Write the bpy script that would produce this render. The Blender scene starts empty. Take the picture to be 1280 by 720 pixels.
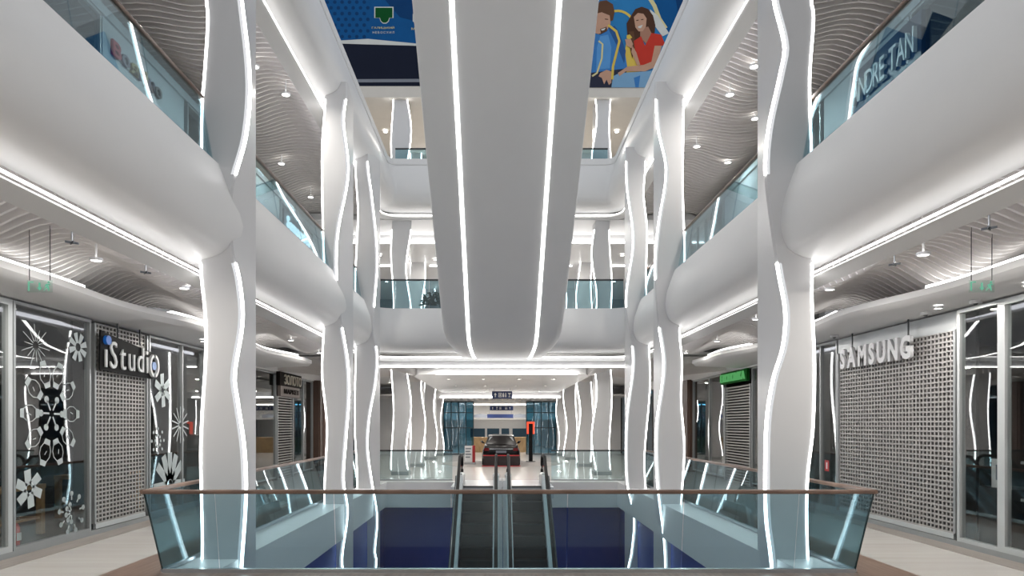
import bpy, math, random
from mathutils import Vector, Matrix
random.seed(7)
S = bpy.context.scene
COL = S.collection
F = 1280 * 24 / 36.0                     # focal length in pixels
CX, CY, CH, CAMX = 622.0, 530.0, 2.0, -0.15   # vanishing point, eye height, camera offset

# ------------------------------------------------------------------ camera
cd = bpy.data.cameras.new('camera'); cam = bpy.data.objects.new('camera', cd); COL.objects.link(cam)
cam.location = (CAMX, 0, CH); cam.rotation_euler = (math.pi/2, 0, 0)
cd.sensor_width = 36; cd.lens = 24; cd.shift_x = (640-CX)/1280; cd.shift_y = (CY-360)/1280
cd.clip_start = 0.05; cd.clip_end = 300
S.camera = cam
# ------------------------------------------------------------------ world: soft daylight of the atrium roof
w = bpy.data.worlds.new('world'); S.world = w; w.use_nodes = True
bg = w.node_tree.nodes['Background']; bg.inputs[0].default_value = (0.93, 0.96, 1.0, 1); bg.inputs[1].default_value = 0.49
# ------------------------------------------------------------------ exposure / sampling quality
v = S.view_settings; v.view_transform = 'Standard'; v.look = 'None'; v.exposure = 0.58; v.gamma = 1.0; v.use_curve_mapping = False
c = S.cycles; c.use_denoising = True; c.max_bounces = 9; c.diffuse_bounces = 5; c.glossy_bounces = 4
c.transparent_max_bounces = 40; c.sample_clamp_indirect = 4.0; c.caustics_reflective = False; c.caustics_refractive = False

# ================================================================== materials
MATS = {}
def nt(name):
    m = bpy.data.materials.new(name); m.use_nodes = True; MATS[name] = m
    return m, m.node_tree.nodes, m.node_tree.links
def paint(name, col, rough=0.5, metal=0.0, var=0.04, scale=3.0, spec=0.5, bump=0.0, bscale=60):
    m, n, l = nt(name); b = n['Principled BSDF']
    b.inputs['Roughness'].default_value = rough; b.inputs['Metallic'].default_value = metal
    b.inputs['Specular IOR Level'].default_value = spec
    tc = n.new('ShaderNodeTexCoord'); no = n.new('ShaderNodeTexNoise'); no.inputs['Scale'].default_value = scale; no.inputs['Detail'].default_value = 4
    l.new(tc.outputs['Object'], no.inputs['Vector'])
    cr = n.new('ShaderNodeValToRGB')
    cr.color_ramp.elements[0].position = 0.3; cr.color_ramp.elements[1].position = 0.7
    cr.color_ramp.elements[0].color = tuple(x*(1-var) for x in col)+(1,); cr.color_ramp.elements[1].color = tuple(min(1, x*(1+var)) for x in col)+(1,)
    l.new(no.outputs['Fac'], cr.inputs['Fac']); l.new(cr.outputs['Color'], b.inputs['Base Color'])
    if bump:
        n2 = n.new('ShaderNodeTexNoise'); n2.inputs['Scale'].default_value = bscale; l.new(tc.outputs['Object'], n2.inputs['Vector'])
        bp = n.new('ShaderNodeBump'); bp.inputs['Strength'].default_value = bump; bp.inputs['Distance'].default_value = 0.002
        l.new(n2.outputs['Fac'], bp.inputs['Height']); l.new(bp.outputs['Normal'], b.inputs['Normal'])
    return m
def streak(name, c0, c1, rough, sc):      # wood / stone with stretched grain
    m, n, l = nt(name); b = n['Principled BSDF']; b.inputs['Roughness'].default_value = rough
    tc = n.new('ShaderNodeTexCoord'); mp = n.new('ShaderNodeMapping'); mp.inputs['Scale'].default_value = sc
    no = n.new('ShaderNodeTexNoise'); no.inputs['Scale'].default_value = 1.0; no.inputs['Detail'].default_value = 6
    cr = n.new('ShaderNodeValToRGB'); cr.color_ramp.elements[0].position = .35; cr.color_ramp.elements[1].position = .68
    cr.color_ramp.elements[0].color = c0+(1,); cr.color_ramp.elements[1].color = c1+(1,)
    l.new(tc.outputs['Object'], mp.inputs['Vector']); l.new(mp.outputs['Vector'], no.inputs['Vector'])
    l.new(no.outputs['Fac'], cr.inputs['Fac']); l.new(cr.outputs['Color'], b.inputs['Base Color'])
    return m
def emit(name, col, strength):
    m, n, l = nt(name); n.remove(n['Principled BSDF'])
    e = n.new('ShaderNodeEmission'); e.inputs[0].default_value = col+(1,); e.inputs[1].default_value = strength
    l.new(e.outputs[0], n['Material Output'].inputs['Surface']); return m
def glass(name, tint, f0=.045, gain=1.0):
    m, n, l = nt(name); n.remove(n['Principled BSDF'])
    t = n.new('ShaderNodeBsdfTransparent'); t.inputs[0].default_value = tint+(1,)
    g = n.new('ShaderNodeBsdfGlossy'); g.inputs['Color'].default_value = (gain, gain, gain, 1); g.inputs['Roughness'].default_value = 0
    lw = n.new('ShaderNodeLayerWeight'); lw.inputs['Blend'].default_value = .5
    pw = n.new('ShaderNodeMath'); pw.operation = 'POWER'; pw.inputs[1].default_value = 5; l.new(lw.outputs['Facing'], pw.inputs[0])
    mr = n.new('ShaderNodeMapRange'); mr.inputs['To Min'].default_value = f0; mr.inputs['To Max'].default_value = .85; l.new(pw.outputs[0], mr.inputs['Value'])
    mx = n.new('ShaderNodeMixShader'); l.new(mr.outputs[0], mx.inputs[0]); l.new(t.outputs[0], mx.inputs[1]); l.new(g.outputs[0], mx.inputs[2])
    l.new(mx.outputs[0], n['Material Output'].inputs['Surface']); return m
W = paint('white_plaster', (.80, .80, .80), .42, var=.015, scale=.7)
WC = paint('white_column_paint', (.70, .70, .71), .35, var=.012, scale=.7)
SLAT = paint('warm_white_slat', (.78, .755, .74), .55, var=.03, scale=2)
CEILP = paint('ceiling_plate_paint', (.70, .68, .665), .7, var=.02)
BEIGE = paint('beige_paint', (.66, .63, .58), .6, var=.02)
GREYM = paint('grey_aluminium', (.42, .44, .45), .38, .55, var=.03)
LIGHTM = paint('light_aluminium', (.62, .65, .655), .35, .35, var=.03)
STEEL = paint('brushed_steel', (.56, .58, .6), .28, .9, var=.05, scale=8)
GRILLE = paint('shutter_grille', (.42, .41, .40), .42, .2, var=.03)
DARKM = paint('dark_metal', (.06, .065, .07), .35, .4, var=.06)
BLACK = paint('black_rubber', (.008, .008, .009), .55, var=.1, spec=.12)
BLACKP = paint('black_panel', (.006, .006, .007), .6, var=.1, spec=.15)
SHOPD = paint('dark_shop_interior', (.085, .082, .08), .6, var=.12, scale=1.2)
SHOPF = paint('shop_floor_grey', (.20, .19, .18), .3, var=.06)
NAVY = paint('blue_hoarding', (.014, .052, .30), .7, var=.04, scale=.4)
NAVYS = paint('navy_sign', (.012, .03, .12), .4, var=.05)
LOWF = paint('lower_floor_stone', (.56, .55, .54), .3, var=.05)
FLOOR = streak('pale_floor_stone', (.545, .515, .485), (.60, .57, .54), .22, (.35, 5, 1))
WOODF = streak('brown_floor_border', (.17, .105, .075), (.27, .175, .13), .32, (22, 1.3, 1))
TAUPE = streak('taupe_floor_border', (.27, .235, .21), (.34, .30, .27), .35, (9, 1.0, 1))
RAILW = streak('brown_wood_handrail', (.14, .085, .062), (.21, .135, .10), .35, (3, 3, 3))
WOOD = streak('light_oak', (.42, .27, .13), (.56, .38, .20), .45, (2, 14, 2))
BROWN = paint('brown_cladding', (.10, .06, .045), .4, var=.08)
STEP = paint('escalator_step', (.045, .047, .05), .45, .5, var=.1)
RED = paint('red_paint', (.45, .025, .03), .35, var=.05)
REDEXT = paint('red_extinguisher_paint', (.55, .05, .045), .3, var=.05)
CAR = paint('black_car_paint', (.006, .005, .006), .22, .0, var=.05, spec=.3)
CARG = paint('car_window_dark', (.05, .055, .06), .08, var=.05)
CHROME = paint('chrome', (.8, .8, .82), .12, 1.0, var=.02)
TAILR = paint('tail_lamp_red', (.12, .006, .008), .2, var=.05)
TYRE = paint('tyre', (.015, .015, .015), .8)
LEAF = paint('leaf_green', (.018, .045, .022), .5, var=.3, scale=9)
POT = paint('planter_grey', (.30, .30, .30), .5)
VINYL = paint('white_vinyl_sticker', (.46, .52, .53), .5, var=.03)
LETW = paint('white_letter', (.80, .81, .82), .4, var=.01)
LETG = paint('silver_letter', (.74, .75, .77), .4, .0, var=.03)
LETC = paint('cream_letter', (.62, .56, .47), .45, var=.03)
LETB = paint('blue_letter', (.02, .16, .62), .35, var=.03)
SIGNBR = paint('brown_sign', (.014, .010, .009), .7, var=.08, spec=.1)
SIGNBR2 = paint('taupe_sign', (.24, .20, .18), .5, var=.05)
PAL = {k: paint('print_'+k, col, .6, var=.05, scale=2, spec=.08) for k, col in dict(
    blue=(.006, .085, .26), deep=(.004, .045, .15), mid=(.02, .16, .40), navy=(.010, .014, .030), green=(.003, .075, .018), white=(.62, .64, .62),
    silver=(.22, .24, .28), skin=(.52, .31, .22), skin_shade=(.38, .20, .14), hair=(.075, .035, .022), hair2=(.12, .06, .035), red=(.52, .045, .03), shirt=(.05, .20, .50),
    shirt2=(.10, .30, .62), denim=(.20, .38, .58), yellow=(.68, .50, .10), pale=(.66, .60, .32), jacket=(.03, .10, .28), trouser=(.03, .035, .06), sky=(.03, .20, .46)).items()}
LETR = paint('red_letter', (.33, .008, .03), .5, spec=.1); LETN = paint('navy_letter', (.006, .012, .06), .4)
LETY = paint('olive_letter', (.22, .17, .01), .4); LETK = paint('dark_letter', (.02, .025, .03), .4)
LED = emit('led_white', (1.0, .985, .97), 7)
LEDC = emit('led_cove', (1.0, .975, .95), 4.2)
CHGLOW = emit('channel_glow', (.95, .97, 1.0), .52)  # glow put in for the white channel lit by the LED line
WASH = emit('wash_light', (.93, .93, 1.0), 2.2)
LEDS = emit('led_soft', (1.0, .985, .96), 3.0)
LENS = emit('downlight_lens', (1.0, .96, .90), 7.0)
GREENL = emit('green_sign_glow', (.16, .62, .20), .36)
SAMS = emit('white_sign_glow', (.78, .92, 1.0), 1.6)
EXITG = emit('exit_green', (.20, .62, .42), .5)
REDL = emit('red_totem_glow', (1.0, .10, .05), .9)
GL = glass('teal_balustrade_glass', (.655, .775, .815), .038)
GLU = glass('teal_upper_balustrade_glass', (.62, .765, .805), .05)
GLF = glass('pale_balustrade_glass', (.83, .91, .92), .05)
GLS = glass('shop_window_glass', (.86, .88, .88), .10)
GLB = glass('blue_shop_glass', (.25, .50, .62), .10)
GLE = glass('clear_acrylic', (.88, .95, .92), .03)
GEDGE = paint('dark_glass_edge', (.015, .035, .04), .2)

# ================================================================== builders
WL = {}                                     # world location of every object
def tag(o, label=None, cat=None, group=None, kind=None):
    if label: o['label'] = label
    if cat: o['category'] = cat
    if group: o['group'] = group
    if kind: o['kind'] = kind
    return o
def empty(name, loc):
    o = bpy.data.objects.new(name, None); COL.objects.link(o); o.empty_display_size = .2
    o.location = loc; WL[o] = Vector(loc); return o
def thing(name, loc, label, cat, group=None):
    return tag(empty(name, loc), label, cat, group)
class MB:
    def __init__(s): s.v = []; s.f = []; s.sm = False
    def add(s, vs, fs):
        k = len(s.v); s.v += [Vector(p) for p in vs]; s.f += [tuple(i+k for i in f) for f in fs]; return s
    def hexa(s, b, t):                       # bottom quad (ccw from above), top quad
        return s.add(list(b)+list(t), [(3, 2, 1, 0), (4, 5, 6, 7), (0, 1, 5, 4), (1, 2, 6, 5), (2, 3, 7, 6), (3, 0, 4, 7)])
    def box(s, x0, x1, y0, y1, z0, z1):
        x0, x1 = min(x0, x1), max(x0, x1); y0, y1 = min(y0, y1), max(y0, y1); z0, z1 = min(z0, z1), max(z0, z1)
        return s.hexa([(x0, y0, z0), (x1, y0, z0), (x1, y1, z0), (x0, y1, z0)], [(x0, y0, z1), (x1, y0, z1), (x1, y1, z1), (x0, y1, z1)])
    def prism(s, pts, d):                    # planar polygon pts (3D) extruded by vector d
        n = len(pts); d = Vector(d); a = [Vector(p) for p in pts]
        return s.add(a+[p+d for p in a], [tuple(range(n))[::-1], tuple(range(n, 2*n))]+[(i, (i+1) % n, n+(i+1) % n, n+i) for i in range(n)])
    def sweep(s, secs, closed=True, caps=True):   # list of equally long sections (lists of 3D points)
        n = len(secs[0]); k = len(s.v)
        vs = [p for sec in secs for p in sec]; fs = []
        for a in range(len(secs)-1):
            for i in range(n if closed else n-1):
                j = (i+1) % n; fs.append((a*n+i, a*n+j, (a+1)*n+j, (a+1)*n+i))
        if caps and closed:
            fs.append(tuple(range(n))[::-1]); fs.append(tuple((len(secs)-1)*n+i for i in range(n)))
        return s.add(vs, fs)
    def tube(s, pts, r, n=8, rz=None):
        pts = [Vector(p) for p in pts]; secs = []
        for i, p in enumerate(pts):
            d = (pts[min(i+1, len(pts)-1)]-pts[max(i-1, 0)]).normalized()
            up = Vector((0, 0, 1)) if abs(d.z) < .95 else Vector((0, 1, 0))
            a = d.cross(up).normalized(); b = a.cross(d).normalized()
            rr = r[i] if isinstance(r, (list, tuple)) else r
            secs.append([p+a*(rr*math.cos(2*math.pi*k/n))+b*((rz or rr)*math.sin(2*math.pi*k/n)) for k in range(n)])
        return s.sweep(secs)
    def disc(s, c, r, h, n=20, ax='z'):
        x, y, z = c
        if ax == 'z': s.prism([(x+r*math.cos(2*math.pi*i/n), y+r*math.sin(2*math.pi*i/n), z) for i in range(n)], (0, 0, h))
        elif ax == 'x': s.prism([(x, y+r*math.cos(2*math.pi*i/n), z+r*math.sin(2*math.pi*i/n)) for i in range(n)], (h, 0, 0))
        else: s.prism([(x+r*math.cos(2*math.pi*i/n), y, z+r*math.sin(2*math.pi*i/n)) for i in range(n)], (0, h, 0))
        return s
    def build(s, name, mat, parent=None, smooth=False):
        xs = [p.x for p in s.v]; ys = [p.y for p in s.v]; zs = [p.z for p in s.v]
        o3 = Vector(((min(xs)+max(xs))/2, (min(ys)+max(ys))/2, min(zs)))
        me = bpy.data.meshes.new(name); me.from_pydata([p-o3 for p in s.v], [], s.f)
        import bmesh
        bm = bmesh.new(); bm.from_mesh(me); bmesh.ops.recalc_face_normals(bm, faces=bm.faces); bm.to_mesh(me); bm.free()
        if smooth:
            for p in me.polygons: p.use_smooth = True
            me.set_sharp_from_angle(angle=math.radians(40 if smooth is True else smooth))
        me.materials.append(mat); return link(name, me, o3, parent)
def link(name, me, o3, parent=None):
    o = bpy.data.objects.new(name, me); COL.objects.link(o); WL[o] = Vector(o3)
    if parent: o.parent = parent; o.location = Vector(o3)-WL[parent]
    else: o.location = o3
    return o
def copy_tree(o, parent=None, dloc=(0, 0, 0)):
    kids = list(o.children)
    q = o.copy(); COL.objects.link(q); q.parent = parent
    if parent is None: q.location = Vector(o.location)+Vector(dloc)
    for ch in kids: copy_tree(ch, q)
    return q
def struct(name, mb, mat, label, smooth=False):
    return tag(mb.build(name, mat, None, smooth), label, None, None, 'structure')
def PX(px, Y): return (px-CX)*Y/F+CAMX      # measured photo column at a known depth -> metres
def PZ(py, Y): return CH+(CY-py)*Y/F
def text(body, o, u, n, width, height, depth, mats, parent, name='letter', gap=.08, bold=0.0, italic=0.0, squash=None):
    """one mesh per letter, laid along u (unit), up = z, facing n; o = lower left corner"""
    o, u, n = Vector(o), Vector(u), Vector(n); gl = []; cur = 0.0
    for ch in body:
        if ch == ' ': cur += .35; gl.append(None); continue
        cu = bpy.data.curves.new('t', 'FONT'); cu.body = ch; cu.size = 1; cu.extrude = .5; cu.offset = bold; cu.resolution_u = 3; cu.shear = italic
        ob = bpy.data.objects.new('t', cu); COL.objects.link(ob)
        bpy.context.view_layer.update()
        me = bpy.data.meshes.new_from_object(ob.evaluated_get(bpy.context.evaluated_depsgraph_get()))
        bpy.data.objects.remove(ob); bpy.data.curves.remove(cu)
        x0 = min(q.co.x for q in me.vertices); x1 = max(q.co.x for q in me.vertices)
        gl.append((me, cur-x0)); cur += x1-x0+gap
    tot = cur-gap; ys = [q.co.y for g in gl if g for q in g[0].vertices]; y0, y1 = min(ys), max(ys)
    sx, sy = width/tot, height/(y1-y0); out = []; k = 0
    for ch, g in zip(body, gl):
        if not g: continue
        me, dx = g
        pts = [o+u*((q.co.x+dx)*sx)+Vector((0, 0, (q.co.y-y0)*sy))+n*((q.co.z+.5)*depth) for q in me.vertices]
        c3 = sum(pts, Vector())/len(pts)
        for q, p in zip(me.vertices, pts): q.co = p-c3
        me.materials.clear(); me.materials.append(mats[k % len(mats)] if isinstance(mats, list) else mats)
        me.name = name
        out.append(link(name, me, c3, parent)); k += 1
    return out
def interp(tab, z):                        # smooth (Hermite) curve through a table of (z, x)
    tab = sorted(tab); n = len(tab)
    if z <= tab[0][0]: return tab[0][1]
    if z >= tab[-1][0]: return tab[-1][1]
    sl = lambda i: 0 if i in (0, n-1) else (tab[i+1][1]-tab[i-1][1])/(tab[i+1][0]-tab[i-1][0])
    for i in range(n-1):
        (a, x), (b, y) = tab[i], tab[i+1]
        if z <= b:
            h = b-a; t = (z-a)/h
            return x*(2*t**3-3*t*t+1)+h*sl(i)*(t**3-2*t*t+t)+y*(3*t*t-2*t**3)+h*sl(i+1)*(t**3-t*t)

# ================================================================== floors
struct('floor', MB().box(-13, 13, -15, 9.22, -.4, 0).box(-13, -4.66, 9.22, 24.2, -.4, 0).box(4.66, 13, 9.22, 24.2, -.4, 0).box(-13, 13, 24.2, 66, -.4, 0),
       FLOOR, 'pale polished stone floor of the gallery around the atrium opening')
bd = [(-5.40, -4.68, 8.5, 24.2), (4.68, 5.40, 8.5, 24.2), (-4.68, 4.68, 8.5, 9.14)]
for i, (a, b, y0, y1) in enumerate(bd):
    struct('trim_%d' % (i+1), MB().box(a, b, y0, y1, 0, .004), WOODF, ['brown wood-look floor border beside the shop with snowflake stickers', 'brown wood-look floor border beside the wide grille shutter', 'brown wood-look floor border along the front balustrade'][i])
struct('trim_4', MB().box(-7.42, -6.98, 6, 17, 0, .004), TAUPE, 'taupe floor strip in front of the shop with snowflake stickers')
struct('trim_5', MB().box(6.98, 7.38, 6, 17, 0, .004), TAUPE, 'taupe floor strip in front of the wide grille shutter')
struct('wall_back', MB().box(-13, 13, -15.2, -15, 0, 4.4), SHOPD, 'wall of the hall behind the viewer')
struct('ceiling_back', MB().box(-13, 13, -15, 1.4, 4.4, 4.5), W, 'ceiling of the hall behind the viewer')
# white ledges of the opening with their fascias (first gallery)
struct('slab_edge_left', MB().box(-4.68, -4.0, 9.22, 23.7, -.86, -.01), W, 'white ledge and fascia of the floor opening on the snowflake shop side')
struct('slab_edge_right', MB().box(4.0, 4.68, 9.22, 23.7, -.86, -.01), W, 'white ledge and fascia of the floor opening on the wide shutter side')
struct('slab_edge_far', MB().box(-4.68, 4.68, 23.7, 24.25, -.9, -.01), W, 'white ledge and fascia of the floor opening behind the escalators')
struct('slab_edge_front', MB().box(-4.68, 4.68, 8.9, 9.34, -.86, -.012), W, 'white ledge under the front balustrade')
# level below
struct('floor_lower', MB().box(-13, 13, 2, 34, -6.15, -5.85), LOWF, 'grey stone floor of the level below')
struct('wall_lower_left', MB().box(-4.35, -4.2, 4, 25.2, -5.85, -.8), NAVY, 'dark blue hoarding wall of the level below, snowflake shop side')
struct('wall_lower_right', MB().box(4.2, 4.35, 4, 25.2, -5.85, -.8), NAVY, 'dark blue hoarding wall of the level below, wide shutter side')
struct('wall_lower_far', MB().box(-4.2, 4.2, 24.3, 24.45, -5.85, -.8), NAVY, 'dark blue hoarding wall of the level below behind the escalators')

# ================================================================== white bands round the opening (upper galleries)
def arcpath(a, yf, r, y0, o, n=10):
    pts = [(-(a+o), y0), (-(a+o), yf-r)]
    for i in range(1, n):
        t = math.pi/2*i/n; pts.append((-(a-r)-(r+o)*math.cos(t), yf-r+(r+o)*math.sin(t)))
    pts += [(-(a-r), yf+o), ((a-r), yf+o)]
    for i in range(n-1, 0, -1):
        t = math.pi/2*i/n; pts.append(((a-r)+(r+o)*math.cos(t), yf-r+(r+o)*math.sin(t)))
    pts += [((a+o), yf-r), ((a+o), y0)]
    return pts
def usweep(prof, a, yf, r, y0):
    cols = [arcpath(a, yf, r, y0, o) for o, z in prof]
    return [[(cols[j][i][0], cols[j][i][1], prof[j][1]) for j in range(len(prof))] for i in range(len(cols[0]))]
A = 4.06
prof2 = [(.30, 5.87), (.24, 5.87), (.18, 5.72), (.11, 5.53), (.05, 5.36), (.015, 5.2), (.0, 5.03), (.008, 4.87), (.04, 4.74), (.11, 4.61), (.20, 4.54), (.33, 4.485), (.47, 4.45), (.60, 4.43), (.75, 4.43), (.75, 5.8), (.30, 5.8)]
prof3 = [(.34, 12.16), (.24, 12.16), (.24, 11.93), (.27, 11.93), (.24, 11.85), (.18, 11.6), (.11, 11.36), (.05, 11.17), (.015, 11.0), (.0, 10.83), (.008, 10.67), (.04, 10.54), (.11, 10.41), (.20, 10.34), (.33, 10.285), (.47, 10.25), (.60, 10.23), (.75, 10.23), (.75, 11.7), (.34, 11.7)]
Y2, Y3 = 22.6, 25.9
struct('parapet_band', MB().sweep(usweep(prof2, A, Y2, .5, 1.5)), W, 'white rounded band of the second gallery around the atrium', 50)
struct('parapet_band_top', MB().sweep(usweep(prof3, A, Y3, .1, 1.5)), W, 'white rounded band of the top gallery around the atrium', 50)
for nm, yf, dz, lab in (('soffit_strip', Y2, 0, 'second'), ('soffit_strip_top', Y3, 5.8, 'top')):
    pr = [(.562, 4.220+dz), (.86, 4.165+dz), (.88, 4.165+dz), (.88, 4.34+dz), (.86, 4.34+dz), (.86, 4.20+dz), (.575, 4.245+dz)]
    struct(nm, MB().sweep(usweep(pr, A, yf, .1 if dz else .5, 1.5)), W, 'flat white soffit strip under the band of the %s gallery' % lab, 40)
    for side, lab2 in ((0, 'snowflake shop side'), (1, 'atrium end behind the escalators'), (2, 'wide shutter side')):
        pr = [(.538, 4.272+dz), (.562, 4.268+dz), (.562, 4.286+dz), (.538, 4.290+dz)]
        sec = usweep(pr, A, yf, .1 if dz else .5, 1.5); cut = [sec[:2], sec[1:-1], sec[-2:]][side]
        o = MB().sweep(cut).build('cove_light', LEDC); tag(o, 'cove light line under the %s gallery band, %s' % (lab, lab2), 'light')
# concealed light washing the slat ends above the soffit strip
for dz, lab in ((0, 'first'), (5.8, 'second')):
    for sgn, lb in ((-1, 'snowflake shop side'), (1, 'wide shutter side')):
        o = MB().box(sgn*(A+.89), sgn*(A+.91), 5.0, 22.0, 4.22+dz, 4.30+dz).build('wash_light', WASH)
        tag(o, 'concealed light washing the slat ends of the %s gallery ceiling, %s' % (lab, lb), 'light')
# slabs
struct('floor_second', MB().box(-13, -4.6, 1.5, 23.0, 5.45, 5.79).box(4.6, 13, 1.5, 23.0, 5.45, 5.79).box(-13, 13, 23.0, 48, 5.45, 5.79), FLOOR, 'floor of the second gallery')
struct('floor_third', MB().box(-13, -4.6, 1.5, 26.3, 11.3, 11.69).box(4.6, 13, 1.5, 26.3, 11.3, 11.69).box(-13, 13, 26.3, 36, 11.3, 11.69), FLOOR, 'floor of the top gallery')

# ================================================================== wavy slat ceilings
def slat_ceiling(name, label, sgn, x0, x1, y0, y1, zc, ztop, amp, lam, drift, ph, pitch=.2, th=.04):
    ce = struct(name, MB().box(sgn*x0, sgn*x1, y0-.1, y1+.1, ztop, ztop+.08), CEILP, label)
    N = 14; k = 0; y = y0
    while y < y1:
        secs = []
        for i in range(N+1):
            x = x0+(x1-x0)*i/N
            z = zc+amp*math.sin(2*math.pi*(x-drift*y)/lam+ph)+.4*amp*math.sin(2*math.pi*(x*.45+y*.09)+ph*2)
            if i == 0: z = max(z, zc+.06)
            X = sgn*x
            secs.append([(X, y, z), (X, y+th, z), (X, y+th, ztop), (X, y, ztop)])
        MB().sweep(secs).build('slat', SLAT, ce); y += pitch
    return ce
slat_ceiling('ceiling_left', 'wavy slatted ceiling above the walkway by the snowflake shop', -1, 4.96, 7.35, 5.6, 22.3, 4.38, 4.68, .14, 1.75, .24, 1.0)
slat_ceiling('ceiling_right', 'wavy slatted ceiling above the walkway by the wide grille shutter', 1, 4.96, 7.35, 5.6, 22.3, 4.38, 4.68, .14, 1.75, .24, 1.7)
slat_ceiling('ceiling_second_left', 'wavy slatted ceiling of the second gallery, snowflake shop side', -1, 4.96, 8.95, 10.4, 27.5, 10.2, 10.5, .12, 2.4, .16, .4)
slat_ceiling('ceiling_second_right', 'wavy slatted ceiling of the second gallery, wide shutter side', 1, 4.96, 8.95, 10.4, 27.5, 10.2, 10.5, .12, 2.4, .16, 1.9)
def far_slats(name, label, sgn):
    ce = struct(name, MB().box(sgn*3.3, sgn*8.0, 24.0, 31.1, 4.30, 4.38), CEILP, label)
    for k in range(24):
        y = 24.2+.29*k; secs = []
        for i in range(11):
            x = 3.3+4.7*i/10; z = 4.02+.13*math.sin(2*math.pi*(x-.16*y)/2.6+.8)
            secs.append([(sgn*x, y, z), (sgn*x, y+.06, z), (sgn*x, y+.06, 4.3), (sgn*x, y, 4.3)])
        MB().sweep(secs).build('slat', SLAT, ce)
far_slats('ceiling_far_left', 'slatted ceiling patch over the end hall columns, planter side', -1)
far_slats('ceiling_far_right', 'slatted ceiling patch over the end hall columns, red totem side', 1)

# bulkheads above the shop fronts with wavy edge
def wob(y, s): return .16*math.sin(y*.75+s)+.07*math.sin(y*1.7+s*2)
for sgn, nm, lab, wx in ((-1, 'bulkhead_left', 'snowflake shop', 7.45), (1, 'bulkhead_right', 'wide grille shutter shop', 7.40)):
    ys = [4+.4*i for i in range(48)]
    inner = [(sgn*(6.45+wob(y, 0 if sgn < 0 else 1.3)), y) for y in ys]
    secs = [[(x, y, 4.02), (x+sgn*.12, y, 3.93), (sgn*(wx+.75), y, 3.86), (sgn*(wx+.75), y, 4.66), (sgn*(wx+.6), y, 4.66), (sgn*(wx+.55), y, 4.12), (x, y, 4.12)] for x, y in inner]
    struct(nm, MB().sweep(secs), W, 'white curved bulkhead above the %s' % lab, 35)
    for k, (ya, yb) in enumerate(((5.6, 8.3), (8.6, 10.9), (13.2, 15.8), (18.5, 21.6))):
        pts = []
        y = ya
        while y <= yb:
            x = sgn*(6.45+wob(y, 0 if sgn < 0 else 1.3)+.10); pts.append((x, y, 4.15)); y += .2
        o = MB().sweep([[(p[0], p[1], 4.125), (p[0]+sgn*.10, p[1], 4.125), (p[0]+sgn*.10, p[1], 4.17), (p[0], p[1], 4.19)] for p in pts]).build('bulkhead_light', LEDS)
        wh = (('the plain window beside the red extinguisher', 'the window with the watch ring stickers', 'the window with the tablet stickers', 'the walkway leading to the brown sign') if sgn < 0 else
              ('the dark window with black panelling', 'the narrow window with the small poster', 'the far end of the wide grille shutter', 'the walkway leading to the green sign'))[k]
        tag(o, 'strip light on the wavy bulkhead edge above '+wh, 'light', 'bulkhead light segments, '+lab)

# ================================================================== columns
def K(pts, Y): return [(PZ(py, Y), PX(px, Y)) for py, px in pts]
def column(label, y0, y1, xb, xo_t, xi_t, z0, z1, gaps, obj='column', led=.055, base=False):
    """xo_t / xi_t: tables (z, x) of the outer and inner front edges, xb: (outer back x, inner back x)"""
    t = thing(obj, ((xb[0]+xb[1])/2, y0, z0), label, 'column', 'white columns with wavy light strips')
    n = max(8, int((z1-z0)/.11)); secs = []
    zs = [z0+(z1-z0)*i/n for i in range(n+1)]
    sg = 1 if xb[1] > xb[0] else -1       # direction outer -> inner
    for z in zs:
        xo, xi = interp(xo_t, z), interp(xi_t, z)
        secs.append([(xo, y0+.03, z), (xo+sg*.03, y0, z), (xi-sg*.03, y0, z), (xi, y0+.03, z), (xb[1], y1, z), (xb[0], y1, z)])
    MB().sweep(secs).build('shaft', WC, t, 30)
    for tab, s2, wd, ch in ((xo_t, sg, .024, 0), (xi_t, -sg, .028, .012 if base else .046)):
        runs = []; cur = []
        for z in zs:
            if any(a < z < b for a, b in gaps):
                if len(cur) > 1: runs.append(cur)
                cur = []
            else: cur.append(z)
        if len(cur) > 1: runs.append(cur)
        for r in runs:
            ss = []
            for z in r:
                x = interp(tab, z)
                ss.append([(x-s2*.006, y0-.008, z), (x+s2*wd, y0-.008, z), (x+s2*wd, y0+.02, z), (x-s2*.006, y0+.034, z)])
            MB().sweep(ss).build('light_strip', LED, t)
            if ch:  # pale channel beside the strip, its lit look made by emission
                ss = []
                for z in r:
                    x = interp(tab, z)+s2*wd
                    ss.append([(x, y0-.004, z), (x+s2*ch, y0-.004, z), (x+s2*ch, y0+.02, z), (x, y0+.02, z)])
                MB().sweep(ss).build('glow_channel', CHGLOW, t)
    if base:
        MB().box(min(xb)-.03, max(xb)+.03, y0-.03, y1+.02, z0, z0+.14).build('base', GREYM, t)
    return t
low = lambda tab, a, b: tab+[(-2.0, a), (-4.2, b), (-5.9, a)]
G2 = [(4.42, 5.62)]
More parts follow.
